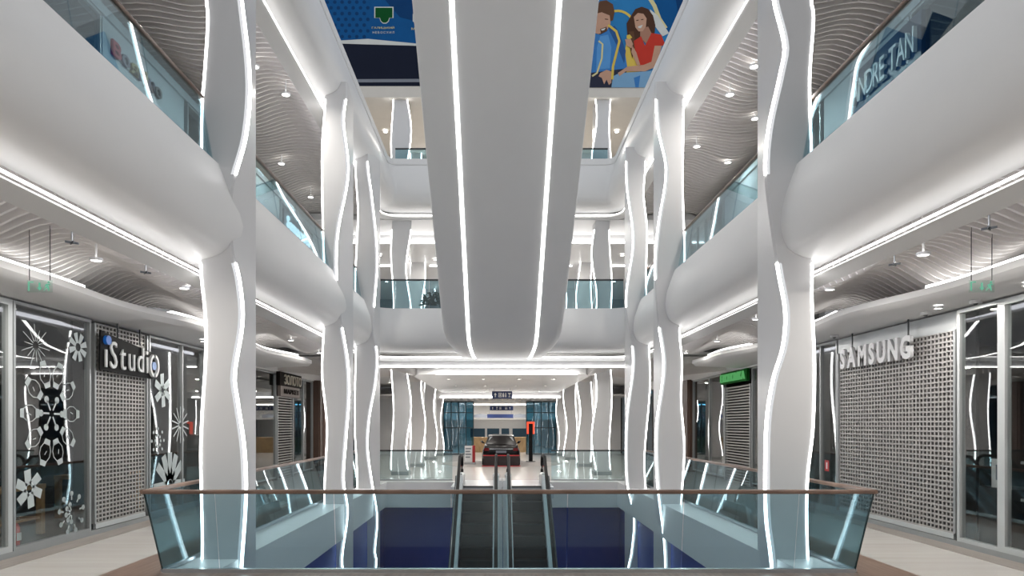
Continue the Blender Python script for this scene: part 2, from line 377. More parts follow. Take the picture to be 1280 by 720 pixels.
# pair one
Y = 10.15
column('white column standing between the front balustrade and the shop with snowflake stickers', Y, 10.87, (-4.58, -4.0),
       low(K([(0, 257), (20, 259), (90, 255), (127, 252), (187, 251), (330, 250), (400, 256), (450, 256), (512, 252), (568, 250), (683, 252)], Y), -4.6, -4.53),
       low(K([(-60, 296), (0, 303), (100, 313), (170, 308), (230, 292), (270, 289), (310, 291), (350, 300), (400, 304), (470, 294), (503, 298), (560, 306), (620, 308), (715, 302)], Y), -4.05, -3.85),
       -5.85, 11, G2)
column('white column standing between the front balustrade and the wide grille shutter', Y, 10.95, (4.58, 4.02),
       low(K([(0, 1015), (20, 1018), (100, 1013), (190, 1015), (330, 1016), (380, 1016), (451, 1019), (536, 1017), (602, 1010), (682, 1010)], Y), 4.58, 4.5),
       low(K([(-60, 962), (0, 967), (57, 980), (90, 975), (160, 960), (215, 956), (293, 965), (343, 973), (390, 981), (433, 978), (473, 966), (523, 958), (585, 956), (647, 957), (697, 963)], Y), 4.08, 3.9),
       -5.85, 11, G2)
Y = 17.15
column('middle white column standing opposite the shop with the gold lettered brown sign', Y, 18.2, (-4.58, -4.0),
       low(K([(120, 406), (187, 402), (283, 403), (340, 405), (413, 404), (467, 402), (533, 408), (613, 405)], Y), -4.5, -4.6),
       low(K([(113, 434), (150, 430), (215, 436), (290, 423), (333, 421), (362, 423), (400, 427), (450, 435), (493, 437), (550, 433), (600, 430), (640, 435), (700, 428)], Y), -3.98, -3.85),
       -5.85, 10.6, G2+[(10.2, 12)])
column('middle white column standing opposite the shop with the green sign', Y, 18.25, (4.58, 4.02),
       low(K([(127, 855), (233, 854), (327, 856), (413, 850), (450, 853), (500, 852), (560, 856), (640, 852)], Y), 4.56, 4.48),
       low(K([(110, 819), (160, 822), (213, 832), (283, 822), (333, 818), (400, 822), (457, 829), (533, 820), (600, 821), (680, 830)], Y), 4.05, 3.9),
       -5.85, 10.6, G2+[(10.2, 12)])
Y = 21.2
column('last white column before the escalator landing, on the snowflake shop side', Y, 22.35, (-4.58, -4.0),
       low(K([(207, 444), (267, 447), (340, 444), (438, 444), (533, 443), (600, 446)], Y), -4.6, -4.5),
       low(K([(200, 460), (243, 465), (300, 471), (333, 472), (387, 468), (413, 467), (443, 472), (477, 470), (523, 462), (560, 460), (600, 465), (647, 472), (700, 471)], Y), -3.95, -4.05),
       -5.85, 10.6, G2+[(10.2, 12)])
column('last white column before the escalator landing, on the wide shutter side', Y, 22.4, (4.58, 4.02),
       low(K([(207, 807), (243, 805), (283, 809), (360, 808), (440, 812), (483, 813), (573, 806), (620, 808)], Y), 4.5, 4.58),
       low(K([(193, 782), (233, 783), (300, 791), (360, 783), (383, 782), (450, 791), (523, 783), (600, 783), (647, 792), (713, 785)], Y), 4.0, 4.1),
       -5.85, 10.6, G2+[(10.2, 12)])
# end hall columns
ordn = ['first', 'second', 'third', 'fourth']
for k, (yy, top) in enumerate(((26.7, 15.0), (32.0, 15.0), (38.3, 9.7), (43.0, 9.7))):
    for sgn, side in ((-1, 'planter'), (1, 'red totem')):
        ph = k*1.3+(0 if sgn < 0 else 2.1)
        zz = [.0+.45*i for i in range(int(top/.45)+2)]
        xo = [(z, sgn*(4.28+.05*math.sin(z*1.5+ph+1))) for z in zz]; xi = [(z, sgn*(3.62+.10*math.sin(z*1.75+ph))) for z in zz]
        column('%s white column of the end hall behind the escalators, %s side' % (ordn[k], side), yy, yy+.7, (sgn*4.28, sgn*3.66), xo, xi, 0, top, [(-1, .15), (4.3, 5.9), (9.6, 11.8)], led=.055, base=True)

# ================================================================== sloping white escalator underside
t = thing('escalator_underside', (0, 14, 4.2), 'wide white sloping underside of the upper escalator with two straight light lines', 'escalator')
def hw(y): return 1.77 if y < 20.3 else 1.77-.22*min(1, (y-20.3)/2.6)
path = [(4.0, 11.0), (11.3, 11.0), (11.9, 10.75), (12.9, 10.02), (16, 7.76), (19.5, 5.22), (20.3, 4.66), (20.8, 4.42), (21.6, 4.29), (22.4, 4.225), (23.1, 4.22)]
secs = []
for y, z in path:
    h = hw(y); q = .12+1.3*max(0, min(1, (y-18.5)/3.0))**1.5; secs.append([(-h, y, z+1.15), (-h, y, z+.25*q), (-h+.04*q, y, z+.1*q), (-h+.14*q, y, z+.025*q), (-h+.3*q, y, z), (h-.3*q, y, z), (h-.14*q, y, z+.025*q), (h-.04*q, y, z+.1*q), (h, y, z+.25*q), (h, y, z+1.15)])
MB().sweep(secs).build('casing', W, t, 30)
for s in (-1, 1):
    ss = []
    for y, z in path[2:]:
        x = s*(1.02 if y < 20.5 else 1.02-.10*(y-20.5)/2.6)
        ss.append([(x-.042, y, z-.01), (x+.042, y, z-.01), (x+.042, y, z+.03), (x-.042, y, z+.03)])
    MB().sweep(ss).build('light_strip', LED, t)

# ================================================================== balustrades
def balustrade(label, p0, p1, out, z0, h, lean, cuts, e0=0, e1=0, mat=GL, rail=RAILW, rw=.075, rh=.055, ends=(False, False), thick=.014):
    p0, p1, out = Vector(p0), Vector(p1), Vector(out); L = (p1-p0).length; u = (p1-p0)/L
    t = thing('glass_balustrade', (p0.x, p0.y, z0), label, 'balustrade')
    P = lambda s, z, o: Vector((0, 0, z0+z))+Vector((*(p0+u*s+out*o), 0)) if False else Vector((p0.x+u.x*s+out.x*o, p0.y+u.y*s+out.y*o, z0+z))
    cuts = [0]+list(cuts)+[L]
    for a, b in zip(cuts, cuts[1:]):
        g = .006; a0, b0 = a+g, b-g; a1 = a0-(e0 if a == 0 else 0); b1 = b0+(e1 if b == L else 0)
        MB().hexa([P(a0, .02, 0), P(b0, .02, 0), P(b0, .02, thick), P(a0, .02, thick)], [P(a1, h-.02, lean), P(b1, h-.02, lean), P(b1, h-.02, lean+thick), P(a1, h-.02, lean+thick)]).build('glass_panel', mat, t)
    for i, (s0, s1) in enumerate(((0, -e0), (L, L+e1))):
        if ends[i]:
            d = -1 if i == 0 else 1
            MB().hexa([P(s0, .02, -.002), P(s0+d*.012, .02, -.002), P(s0+d*.012, .02, thick+.004), P(s0, .02, thick+.004)], [P(s1, h-.02, lean-.002), P(s1+d*.012, h-.02, lean-.002), P(s1+d*.012, h-.02, lean+thick+.004), P(s1, h-.02, lean+thick+.004)]).build('edge_seal', GEDGE, t)
    lo = lean+thick/2
    secs = []
    for s in (-e0-(.03 if ends[0] else 0), L+e1+(.03 if ends[1] else 0)):
        secs.append([P(s, h-rh+.012*j0, lo+rw*(j1)) for j0, j1 in ((0, -.36), (1, -.5), (3.4, -.5), (4.6, -.36), (4.6, .36), (3.4, .5), (1, .5), (0, .36))])
    MB().sweep(secs).build('handrail', rail, t)
    MB().sweep([[P(s, 0, -.03), P(s, .05, -.03), P(s, .05, thick+.03), P(s, 0, thick+.03)] for s in (0, L)]).build('base_channel', STEEL, t)
    return t
cx = lambda px: PX(px, 9.22)+4.66
balustrade('wide front glass balustrade with a brown wooden handrail facing the escalators', (-4.66, 9.22), (4.66, 9.22), (0, -1), 0, 1.13, .17, [cx(q) for q in (275, 421, 565, 708, 851, 992)], .17, .17, ends=(False, False))
sc = [1.55*i for i in range(1, 10)]
balustrade('leaning glass balustrade along the walkway of the snowflake shop', (-4.66, 9.22), (-4.66, 24.2), (-1, 0), 0, 1.13, .17, sc, .17, 0, ends=(True, False))
balustrade('leaning glass balustrade along the walkway of the wide grille shutter', (4.66, 9.22), (4.66, 24.2), (1, 0), 0, 1.13, .17, sc, .17, 0, ends=(True, False))
balustrade('glass balustrade of the end hall between escalator landing and planter side columns', (-4.66, 24.2), (-1.75, 24.2), (0, 1), 0, 1.08, .1, [1.45], mat=GLF, rail=DARKM, rw=.05)
balustrade('glass balustrade of the end hall between escalator landing and red totem side columns', (1.75, 24.2), (4.66, 24.2), (0, 1), 0, 1.08, .1, [1.45], mat=GLF, rail=DARKM, rw=.05)
sc = [1.6*i for i in range(1, 13)]
balustrade('glass balustrade of the second gallery in front of the coloured letter sign', (-4.36, 2.0), (-4.36, 23.0), (-1, 0), 5.80, 1.09, .19, sc, mat=GLU)
balustrade('glass balustrade of the second gallery in front of the navy shop sign', (4.36, 2.0), (4.36, 23.0), (1, 0), 5.80, 1.09, .19, sc, mat=GLU)
balustrade('glass balustrade of the second gallery facing the underside of the escalator', (-4.1, 22.95), (4.1, 22.95), (0, 1), 5.80, 1.09, .1, [1.64*i for i in range(1, 5)], mat=GLU, rail=DARKM, rw=.05)
balustrade('glass balustrade of the top gallery below the advertising banners', (-4.1, 26.25), (4.1, 26.25), (0, 1), 11.70, .95, .1, [1.64*i for i in range(1, 5)], mat=GLU, rail=DARKM, rw=.05)

# ================================================================== escalators down
def escalator(cxx, label):
    t = thing('escalator', (cxx, 21.9, -5.85), label, 'escalator', 'pair of down escalators')
    yt, sl = 21.9, math.tan(math.radians(35.2)); run = 5.85/sl
    def zl(y): return -(yt-y)*sl if y < yt else 0.0
    yb = yt-run
    n = int(run/.40)
    me0 = None
    for k in range(n):
        y1 = yt-.40*k; y0 = y1-.40; z1 = -.40*sl*(k+1)+.14
        if me0 is None:
            o = MB().box(cxx-.475, cxx+.475, y0+.004, y1, z1-.28, z1); 
            for i in range(16): o.box(cxx-.46+.0585*i, cxx-.435+.0585*i, y0, y1, z1, z1+.012)
            o = o.build('step', STEP, t); me0 = o.data
        else: link('step', me0, (cxx, (y0+y1)/2-.002, z1-.28), t)
    # landing plates
    MB().box(cxx-.62, cxx+.62, yt+.02, 24.2, -.02, .012).build('landing_plate', STEEL, t)
    MB().box(cxx-.475, cxx+.475, yt-.12, yt+.02, -.03, .02).build('comb_plate', DARKM, t)
    for s in (-1, 1):
        outer = (s*cxx > 0)
        wo = .20 if outer else .16
        def prof(o, y0, y1): return [(y0, zl(y0)+o), (yt, o), (y1, o)]
        # skirt + decking
        for (a, b, z0, z1, nm, m) in ((.478, .50, -.25, .30, 'skirt', STEEL), (.50, .50+wo, .22, .33, 'deck', LIGHTM)):
            secs = [[(cxx+s*a, y, z+z0), (cxx+s*b, y, z+z0), (cxx+s*b, y, z+z1), (cxx+s*a, y, z+z1)] for y, z in prof(0, yb-.2, 23.0)]
            MB().sweep(secs).build(nm, m, t)
        xg = cxx+s*(.50+wo*.45)
        secs = [[(xg-.006, y, z+.33), (xg+.006, y, z+.33), (xg+.006, y, z+.92), (xg-.006, y, z+.92)] for y, z in prof(0, yb, 22.9)]
        MB().sweep(secs).build('glass_side', GL, t)
        pts = [(xg, y, z+.95) for y, z in prof(0, yb, 22.9)]
        for i in range(1, 9):
            a = math.pi*i/8; pts.append((xg, 22.9+.36*math.sin(a), .59+.36*math.cos(a)))
        MB().tube(pts, .05, 8).build('handrail', BLACK, t, True)
        # newel housing
        MB().tube([(xg, 22.6, .26), (xg, 23.02, .26)], [.10, .12], 10).build('newel', LIGHTM, t, True)
        if outer:
            xo = cxx+s*(.50+wo)
            secs = [[(xo, y, z-.75), (xo+s*.035, y, z-.75), (xo+s*.035, y, z+.34), (xo, y, z+.34)] for y, z in prof(0, yb-.2, 23.72)]
            MB().sweep(secs).build('side_cladding', DARKM, t)
        else:
            secs = [[(cxx+s*.48, y, z-.75), (cxx+s*.76, y, z-.75), (cxx+s*.76, y, z+.18), (cxx+s*.48, y, z+.18)] for y, z in prof(0, yb-.2, 23.0)]
            MB().sweep(secs).build('centre_cladding', STEEL, t)
    MB().sweep([[(cxx-.62, y, z-.95), (cxx+.62, y, z-.95), (cxx+.62, y, z-.6), (cxx-.62, y, z-.6)] for y, z in [(yb, -5.2), (yt, 0), (23.7, 0)]]).build('truss', DARKM, t)
escalator(-.77, 'twin down escalator between blue walls, the one on the snowflake shop side')
escalator(.77, 'twin down escalator between blue walls, the one on the wide shutter side')
struct('landing', MB().box(-1.66, 1.66, 22.0, 24.2, -.40, -.03), STEEL, 'landing slab at the head of the twin escalators')

# ================================================================== shop fronts
def shell(name, x0, x1, y0, y1, z0, z1, label):
    for nm, m, lb in (('_back', MB().box(x1, x1+(.1 if x1 > 0 else -.1), y0, y1, z0, z1), 'back wall'), ('_near', MB().box(x0, x1, y0-.05, y0+.05, z0, z1), 'nearer side wall'),
                      ('_far', MB().box(x0, x1, y1-.05, y1+.05, z0, z1), 'further side wall'), ('_ceiling', MB().box(x0, x1, y0, y1, z1, z1+.05), 'ceiling'), ('_floor', MB().box(x0, x1, y0+.05, y1-.05, z0+.002, z0+.02), 'floor')):
        struct(name+nm, m, SHOPD, 'dark %s inside %s' % (lb, label))
shell('wall_shop_left', -7.55, -11.5, 6, 17, 0, 3.86, 'the shop with snowflake stickers')
shell('wall_shop_right', 7.5, 11.5, 6, 17, 0, 3.86, 'the wide grille shutter shop')
shell('wall_shop_far_left', -8.1, -11.5, 17.2, 30, 0, 3.86, 'the shop with the brown sign')
shell('wall_shop_far_right', 8.1, 11.5, 17.2, 30, 0, 3.86, 'the shop with the green sign')
WN = [0]
def window(sgn, x, y0, y1, z0, z1, label, fr=GREYM, gm=GLS, fw=.05, mull=()):
    WN[0] += 1
    t = empty('window_%d' % WN[0], (sgn*x, (y0+y1)/2, z0)); tag(t, label, None, None, 'structure')
    MB().box(sgn*x, sgn*(x+.014), y0+fw, y1-fw, z0+fw, z1-fw).build('pane', gm, t)
    f = MB().box(sgn*(x-.04), sgn*(x+.06), y0, y0+fw, z0, z1).box(sgn*(x-.04), sgn*(x+.06), y1-fw, y1, z0, z1).box(sgn*(x-.04), sgn*(x+.06), y0+fw, y1-fw, z0, z0+fw).box(sgn*(x-.04), sgn*(x+.06), y0+fw, y1-fw, z1-fw, z1)
    for y in mull: f.box(sgn*(x-.04), sgn*(x+.06), y-.025, y+.025, z0+fw, z1-fw)
    f.build('frame', fr, t); return t
def grille(sgn, x, y0, y1, z0, z1, label, pu, pv, bu, bv, mat=GRILLE, obj='roller_shutter'):
    t = thing(obj, (sgn*x, (y0+y1)/2, z0), label, 'shutter')
    m = MB(); n = int(round((y1-y0)/pu)); k = int(round((z1-z0)/pv))
    for i in range(n+1): yy = y0+(y1-y0)*i/n; m.box(sgn*(x-.012), sgn*(x+.012), yy-bu/2, yy+bu/2, z0, z1)
    for i in range(k+1): zz = z0+(z1-z0)*i/k; m.box(sgn*(x-.018), sgn*(x+.018), y0, y1, zz-bv/2, zz+bv/2)
    tag(m.build('curtain', mat, t), kind='stuff')
    MB().box(sgn*(x-.05), sgn*(x+.04), y0-.07, y0-bu/2, z0, z1).build('guide_rail', GREYM, t)
    MB().box(sgn*(x-.05), sgn*(x+.04), y1+bu/2, y1+.07, z0, z1).build('guide_rail', GREYM, t)
    MB().box(sgn*(x-.03), sgn*(x+.03), y0, y1, z0-.1, z0-bv/2).build('bottom_bar', LIGHTM, t)
    return t
def slatshutter(sgn, x, y0, y1, z0, z1, label, pv=.095):
    t = thing('roller_shutter', (sgn*x, (y0+y1)/2, z0), label, 'shutter')
    m = MB(); z = z0
    while z < z1:
        m.sweep([[(sgn*x, y, z), (sgn*(x-.03), y, z+.02), (sgn*(x-.03), y, z+pv*.5), (sgn*(x+.01), y, z+pv*.62), (sgn*(x+.02), y, z)] for y in (y0, y1)]); z += pv
    tag(m.build('curtain', GRILLE, t), kind='stuff')
    for a, b in ((y0-.08, y0), (y1, y1+.08)): MB().box(sgn*(x-.06), sgn*(x+.04), a, b, z0, z1).build('guide_rail', GREYM, t)
    return t
XL, XR = 7.45, 7.40
# plinth / head panels
struct('baseboard_left', MB().box(-XL-.06, -XL+.04, 6, 17, 0, .09), GREYM, 'grey plinth under the snowflake shop front')
struct('baseboard_right', MB().box(XR+.06, XR-.04, 6, 17, 0, .09), GREYM, 'grey plinth under the wide grille shutter')
window(-1, XL, 8.0, 10.22, .09, 3.86, 'shop window next to the red extinguisher, no stickers', LIGHTM, fw=.09)
wl1 = window(-1, XL, 10.24, 12.2, .09, 3.86, 'shop window with a big ring of white watch stickers')
wl2 = window(-1, XL, 14.24, 16.9, .09, 3.86, 'shop window with white tablet and star stickers', mull=(15.75,))
grille(-1, XL, 12.36, 14.10, .2, 3.82, 'perforated grey roller grille below the black shop sign with a blue dot', .118, .078, .040, .028)
struct('shade_sheet_left_grille', MB().box(-XL-.35, -XL-.4, 12.3, 14.2, .05, 3.85), BLACKP, 'dark sheet standing in for the shaded interior behind the narrow roller grille')  # black sheet put in so the holes show the shade of the interior
wr0 = window(1, XR, 8.0, 10.2, .09, 3.86, 'dark shop window with black vertical panelling', LIGHTM, fw=.09)
wr1 = window(1, XR, 10.2, 11.16, .09, 3.86, 'narrow shop window beside the wide grille shutter showing a small poster', LIGHTM, fw=.06)
wr2 = window(1, XR, 15.12, 16.9, .09, 3.86, 'shop window with a small red pictogram sticker', mull=(15.9,))
grille(1, XR, 11.26, 15.02, .2, 3.55, 'wide grey perforated roller shutter behind silver letters', .104, .083, .034, .029)
struct('wall_head_right', MB().box(XR-.02, XR+.05, 11.2, 15.1, 3.55, 3.86), GREYM, 'grey panel above the wide grille shutter')
struct('shade_sheet_right_grille', MB().box(XR+.30, XR+.35, 11.2, 15.1, .05, 3.85), paint('grille_shade_sheet', (.03, .03, .03), .7), 'dark sheet standing in for the shaded interior behind the wide grille shutter')  # near black sheet gives the grille holes their interior shade
# return walls
struct('wall_return_left', MB().box(-8.1, -XL+.06, 16.92, 17.2, 0, 4.6), GREYM, 'return wall beside the tablet sticker window')
struct('wall_return_right', MB().box(XR-.06, 8.1, 16.92, 17.2, 0, 4.6), GREYM, 'return wall beside the red pictogram window')
XF = 8.0
window(-1, XF, 17.3, 24.1, .09, 3.80, 'shop window before the narrow slatted shutter with the brown sign', mull=(19.6, 21.9))
slatshutter(-1, XF, 24.25, 26.0, .0, 2.98, 'narrow slatted shutter under the brown sign')
window(-1, XF, 26.1, 28.9, .09, 3.80, 'shop window next to the brown cladding pillar', mull=(27.5,))
window(1, XF, 24.5, 28.4, .09, 3.80, 'shop window next to the dark brown pillar by the green sign', mull=(26.2,))
slatshutter(1, XF, 21.95, 24.3, .0, 3.3, 'narrow slatted shutter under the green sign')
window(1, XF, 17.3, 21.8, .09, 3.80, 'shop window before the green sign shutter', mull=(19.5,))
tag(MB().box(-XF+.25, -XF-.1, 29.0, 29.5, 0, 3.85).box(-XF+.30, -XF+.25, 29.08, 29.42, 0, 3.85).build('pillar', BROWN), 'brown clad pillar beside the brown sign shop', 'pillar')
tag(MB().box(-XF+.32, -XF-.1, 29.6, 30.2, 0, 3.85).box(-XF+.36, -XF+.32, 29.7, 30.1, 0, 3.85).build('pillar', paint('mauve_cladding', (.22, .15, .13), .4)), 'mauve clad pillar behind the brown clad pillar', 'pillar')
tag(MB().box(XF-.15, XF+.1, 28.5, 29.7, 0, 3.85).box(XF-.2, XF-.15, 28.6, 29.6, 0, 3.85).build('pillar', BROWN), 'dark brown pillar beside the green sign shop', 'pillar')
for sgn, lab in ((-1, 'planter side'), (1, 'red totem side')):
    struct('wall_head_far_'+('left' if sgn < 0 else 'right'), MB().box(sgn*(XF-.05), sgn*(XF+.1), 17.2, 46, 3.82, 5.4), W, 'white wall above the far shop fronts, '+lab)
    window(sgn, XF, 30.6, 37.5, .05, 3.8, 'nearer blue glazed shop front of the end hall, '+lab, DARKM, GLB, mull=(32.3, 34.0, 35.8))
    window(sgn, XF, 37.6, 45.0, .05, 3.8, 'further blue glazed shop front of the end hall, '+lab, DARKM, GLB, mull=(39.4, 41.2, 43.1))
    struct('wall_end_'+('left' if sgn < 0 else 'right'), MB().box(sgn*(XF+1.5), sgn*(XF+1.6), 30, 46, 0, 3.9), paint('blue_grey_shop_%d' % sgn, (.10, .16, .20), .6), 'blue grey back wall behind the end hall shop fronts, '+lab)
    side = 'coloured letter side' if sgn < 0 else 'navy sign side'
    struct('wall_upper_'+('left' if sgn < 0 else 'right'), MB().box(sgn*7.5, sgn*7.65, 12.7, 16.0, 5.8, 9.6).box(sgn*7.5, sgn*7.65, 20, 23, 5.8, 9.6).box(sgn*7.5, sgn*7.65, 27.2, 30, 5.8, 9.6).box(sgn*7.45, sgn*7.7, 2, 30, 9.6, 9.78), paint('pale_grey_wall_%d' % sgn, (.40, .43, .46), .6), 'pale grey shop wall of the second gallery, '+side)
    struct('ceiling_shop_upper_'+('left' if sgn < 0 else 'right'), MB().box(sgn*7.7, sgn*10.5, 2, 30, 9.62, 9.7), SHOPD, 'shop ceiling of the second gallery, '+side)
    struct('wall_above_shop_'+('left' if sgn < 0 else 'right'), MB().box(sgn*9.0, sgn*9.1, 2, 30, 9.7, 10.6), W, 'white wall above the shops of the second gallery, '+side)
    struct('wall_upper_back_'+('left' if sgn < 0 else 'right'), MB().box(sgn*10.5, sgn*10.6, 2, 30, 5.8, 10.5), BLACKP, 'dark back wall of the second gallery shops, '+('coloured letter side' if sgn < 0 else 'navy sign side'))
    for a, b, lb in ((4.0, 12.6, 'near'), (16.1, 19.9, 'middle'), (23.1, 27.1, 'far')):
        window(sgn, 7.5, a, b, 5.85, 9.58, '%s dark shop window of the second gallery, %s' % (lb, 'coloured letter side' if sgn < 0 else 'navy sign side'), GREYM, GLS, mull=tuple(a+(b-a)*q/4 for q in (1, 2, 3)))

# ---------------------------------------------------------------- signs
U_L, N_L = (0, 1, 0), (1, 0, 0); U_R, N_R = (0, -1, 0), (-1, 0, 0)
t = thing('shop_sign', (-7.3, 13.3, 3.0), 'black panel sign reading iStudio with white letters and a blue dot', 'sign')
MB().prism([(-7.33, y, z) for y, z in ((12.28, 2.98), (14.12, 2.93), (14.3, 3.0), (14.3, 3.46), (12.5, 3.66), (12.3, 3.7))], (.03, 0, 0)).build('panel', BLACKP, t)
ls = text('ıStudı', (-7.29, 12.40, 3.03), U_L, N_L, 1.50, .50, .03, LETW, t, gap=.20, bold=-.004)
MB().disc((-7.30, 12.455, 3.53), .085, .06, 18, 'x').build('dot', LETB, t); MB().disc((-7.30, 13.842, 3.44), .04, .05, 14, 'x').build('dot', LETW, t)
for k in (0, 1):
    ring = MB(); a0 = -math.pi*.42 if k == 0 else math.pi*.58
    q = [(math.cos(a0+math.pi*.84*i/12), math.sin(a0+math.pi*.84*i/12)) for i in range(13)]
    ring.sweep([[(-7.29, 14.13+.135*cc, 3.20+.175*s_), (-7.29, 14.13+.19*cc, 3.20+.24*s_), (-7.24, 14.13+.19*cc, 3.20+.24*s_), (-7.24, 14.13+.135*cc, 3.20+.175*s_)] for cc, s_ in q]).build('letter', LETW, t)
MB().disc((-7.30, 14.13, 3.20), .085, .05, 18, 'x').build('dot', paint('pale_blue_letter', (.30, .42, .72), .4), t)
for y in (12.9, 13.7): MB().box(-7.34, -7.32, y-.012, y+.012, 3.6, 3.93).build('hanger', DARKM, t)
t = thing('shop_sign', (7.28, 13.4, 3.15), 'silver block letter sign reading SAMSUNG hung before the wide shutter', 'sign')
text('SAMSUNG', (7.27, 14.68, 3.17), U_R, N_R, 2.50, .43, .06, LETG, t, gap=.20, bold=.045)
MB().box(7.27, 7.30, 12.2, 14.7, 3.30, 3.33).build('carrier_rail', GREYM, t)
for y in (14.3, 12.35): MB().box(7.27, 7.29, y-.012, y+.012, 3.3, 3.93).build('hanger', DARKM, t)
t = thing('shop_sign', (-7.85, 25.3, 3.0), 'brown sign with cream lettering above the narrow slatted shutter', 'sign')
MB().box(-7.95, -7.82, 24.05, 26.7, 3.38, 3.86).build('panel', SIGNBR, t)
MB().box(-7.95, -7.84, 24.2, 26.5, 3.0, 3.37).build('lower_panel', SIGNBR2, t)
text('ЗОЛОТО', (-7.815, 24.5, 3.43), U_L, N_L, 2.1, .36, .03, LETC, t, gap=.08)
text('МАРКЕТ', (-7.835, 24.55, 3.10), U_L, N_L, 1.8, .17, .02, SIGNBR, t, gap=.12, bold=.02)
t = thing('shop_sign', (7.85, 23.1, 3.4), 'green glowing letter sign above a slatted shutter', 'sign')
MB().box(7.86, 7.95, 21.95, 24.5, 3.40, 3.80).build('panel', paint('dark_green_panel', (.008, .11, .016), .7, spec=.1), t)
text('ЕКОНОМКА', (7.85, 24.42, 3.46), U_R, N_R, 2.35, .28, .05, GREENL, t, gap=.12, bold=.0)
t = thing('shop_sign', (-7.4, 13.8, 9.0), 'coloured letters on the white wall of the second gallery', 'sign')
text('Воягіно', (-7.49, 12.95, 9.02), U_L, N_L, 1.9, .30, .05, [LETR, LETN, LETY, LETN, LETY, LETN, LETK], t, gap=.07, bold=.03)
t = thing('shop_sign', (7.4, 13.3, 8.6), 'navy panel sign reading ANDRE TAN in pale letters', 'sign')
MB().box(7.42, 7.5, 12.2, 14.6, 8.45, 9.42).build('panel', paint('navy_panel', (.006, .022, .06), .35), t)
text('ANDRE TAN', (7.41, 14.45, 8.72), U_R, N_R, 2.15, .46, .07, LETG, t, gap=.05)
t = thing('shop_sign', (-7.4, 25.0, 8.8), 'glowing white script sign reading Samsonite', 'sign')
MB().box(-7.5, -7.46, 23.4, 26.8, 8.7, 9.4).build('panel', paint('slate_panel', (.06, .08, .10), .4), t)
text('Samsonite', (-7.45, 23.6, 8.82), U_L, N_L, 2.9, .42, .04, SAMS, t, gap=.05, bold=.02)

# stickers on the snowflake windows ------------------------------------------------
XS = -XL+.006
def uv(y, z): return (XS, y, z)
def poly(m, pts): m.prism([uv(*p) for p in pts], (.003, 0, 0))
def rotp(pts, c, a, s=1.0): return [(c[0]+s*(p[0]*math.cos(a)-p[1]*math.sin(a)), c[1]+s*(p[0]*math.sin(a)+p[1]*math.cos(a))) for p in pts]
def band(m, pts, w, closed=True):
    n = len(pts)
    for i in range(n if closed else n-1):
        a, b = Vector(pts[i]), Vector(pts[(i+1) % n]); d = (b-a).normalized(); q = Vector((-d.y, d.x))*w/2
        poly(m, [tuple(a+q), tuple(a-q), tuple(b-q), tuple(b+q)])
def at(px, py):        # photo point on the left shop glass
    Yd = F*(XL+CAMX)/(CX-px); return (Yd, PZ(py, Yd))
def ell(rx, ry, n=12): return [(rx*math.cos(2*math.pi*i/n), ry*math.sin(2*math.pi*i/n)) for i in range(n)]
def rect(w_, h_, dx=0, dy=0): return [(dx-w_/2, dy-h_/2), (dx+w_/2, dy-h_/2), (dx+w_/2, dy+h_/2), (dx-w_/2, dy+h_/2)]
m = MB(); c0 = at(64, 517)                      # ring of watches
for k in range(10):
    a = 2*math.pi*k/10; cc = (c0[0]+.52*math.cos(a), c0[1]+.66*math.sin(a))
    ra = a-math.pi/2
    band(m, rotp([(-.07, -.13), (.07, -.13), (.12, -.05), (.12, .05), (.07, .13), (-.07, .13), (-.12, .05), (-.12, -.05)], cc, ra, 1.05), .012)
    for s in (-1, 1): poly(m, rotp([(-.075, s*.13), (.075, s*.13), (.06, s*.21), (-.06, s*.21)][::s], cc, ra, 1.05))
    band(m, rotp([(-.03, -.03), (.0, .04)], cc, ra), .014, False)
m.build('watch_sticker', VINYL, wl1)
m = MB()
for k in range(6):
    a = 2*math.pi*k/6+.5; band(m, rotp([(0, .06), (0, .24)], c0, a), .03, False); poly(m, rotp(ell(.055, .055), rotp([(0, .26)], c0, a)[0], 0))
m.build('earphone_sticker', VINYL, wl1)
m = MB(); cc = at(44, 432)
for k in range(14): a = 2*math.pi*k/14+.1; r = .26 if k % 2 else .34; band(m, rotp([(0, .07), (0, r)], cc, a), .011, False)
m.build('burst_sticker', VINYL, wl1)
m = MB(); cc = at(97, 434)
for k in range(8): poly(m, rotp([(-.03, .07), (.03, .07), (.055, .25), (-.055, .25)], cc, 2*math.pi*k/8+.3))
m.build('flower_sticker', VINYL, wl1)
m = MB(); cc = at(36, 611)
for k in range(6): poly(m, rotp([(-.075, .06), (.06, .06), (.09, .30), (-.06, .30)], cc, 2*math.pi*k/6+.2))
m.build('phone_sticker', VINYL, wl1)
m = MB(); cc = at(89, 641)
for k in range(14):
    a = 2*math.pi*k/9+(0 if k < 9 else .3); r = .33 if k < 9 else .15; q = rotp([(0, r)], cc, a)[0]
    poly(m, rotp(ell(.045, .045, 9), q, 0)); band(m, rotp([(0, r-.11), (0, r)], cc, a), .028, False)
m.build('earbud_sticker', VINYL, wl1)
m = MB(); cc = at(203, 488)
for k in range(6): poly(m, rotp([(-.07, .05), (.07, .05), (.12, .36), (-.04, .36)], cc, 2*math.pi*k/6+.2))
m.build('star_sticker', VINYL, wl2)
m = MB(); cc = at(225, 531)
for k in range(14): band(m, rotp([(0, .05), (0, .42)], cc, 2*math.pi*k/14), .03, False)
m.build('burst_sticker', VINYL, wl2)
m = MB(); cc = at(197, 551)
for k in range(16): a = 2*math.pi*k/8; q = rotp([(0, .12 if k < 8 else .26)], cc, a)[0]; poly(m, rotp(ell(.035, .035, 8), q, 0))
m.build('dot_sticker', VINYL, wl2)
m = MB(); cc = at(212, 606)
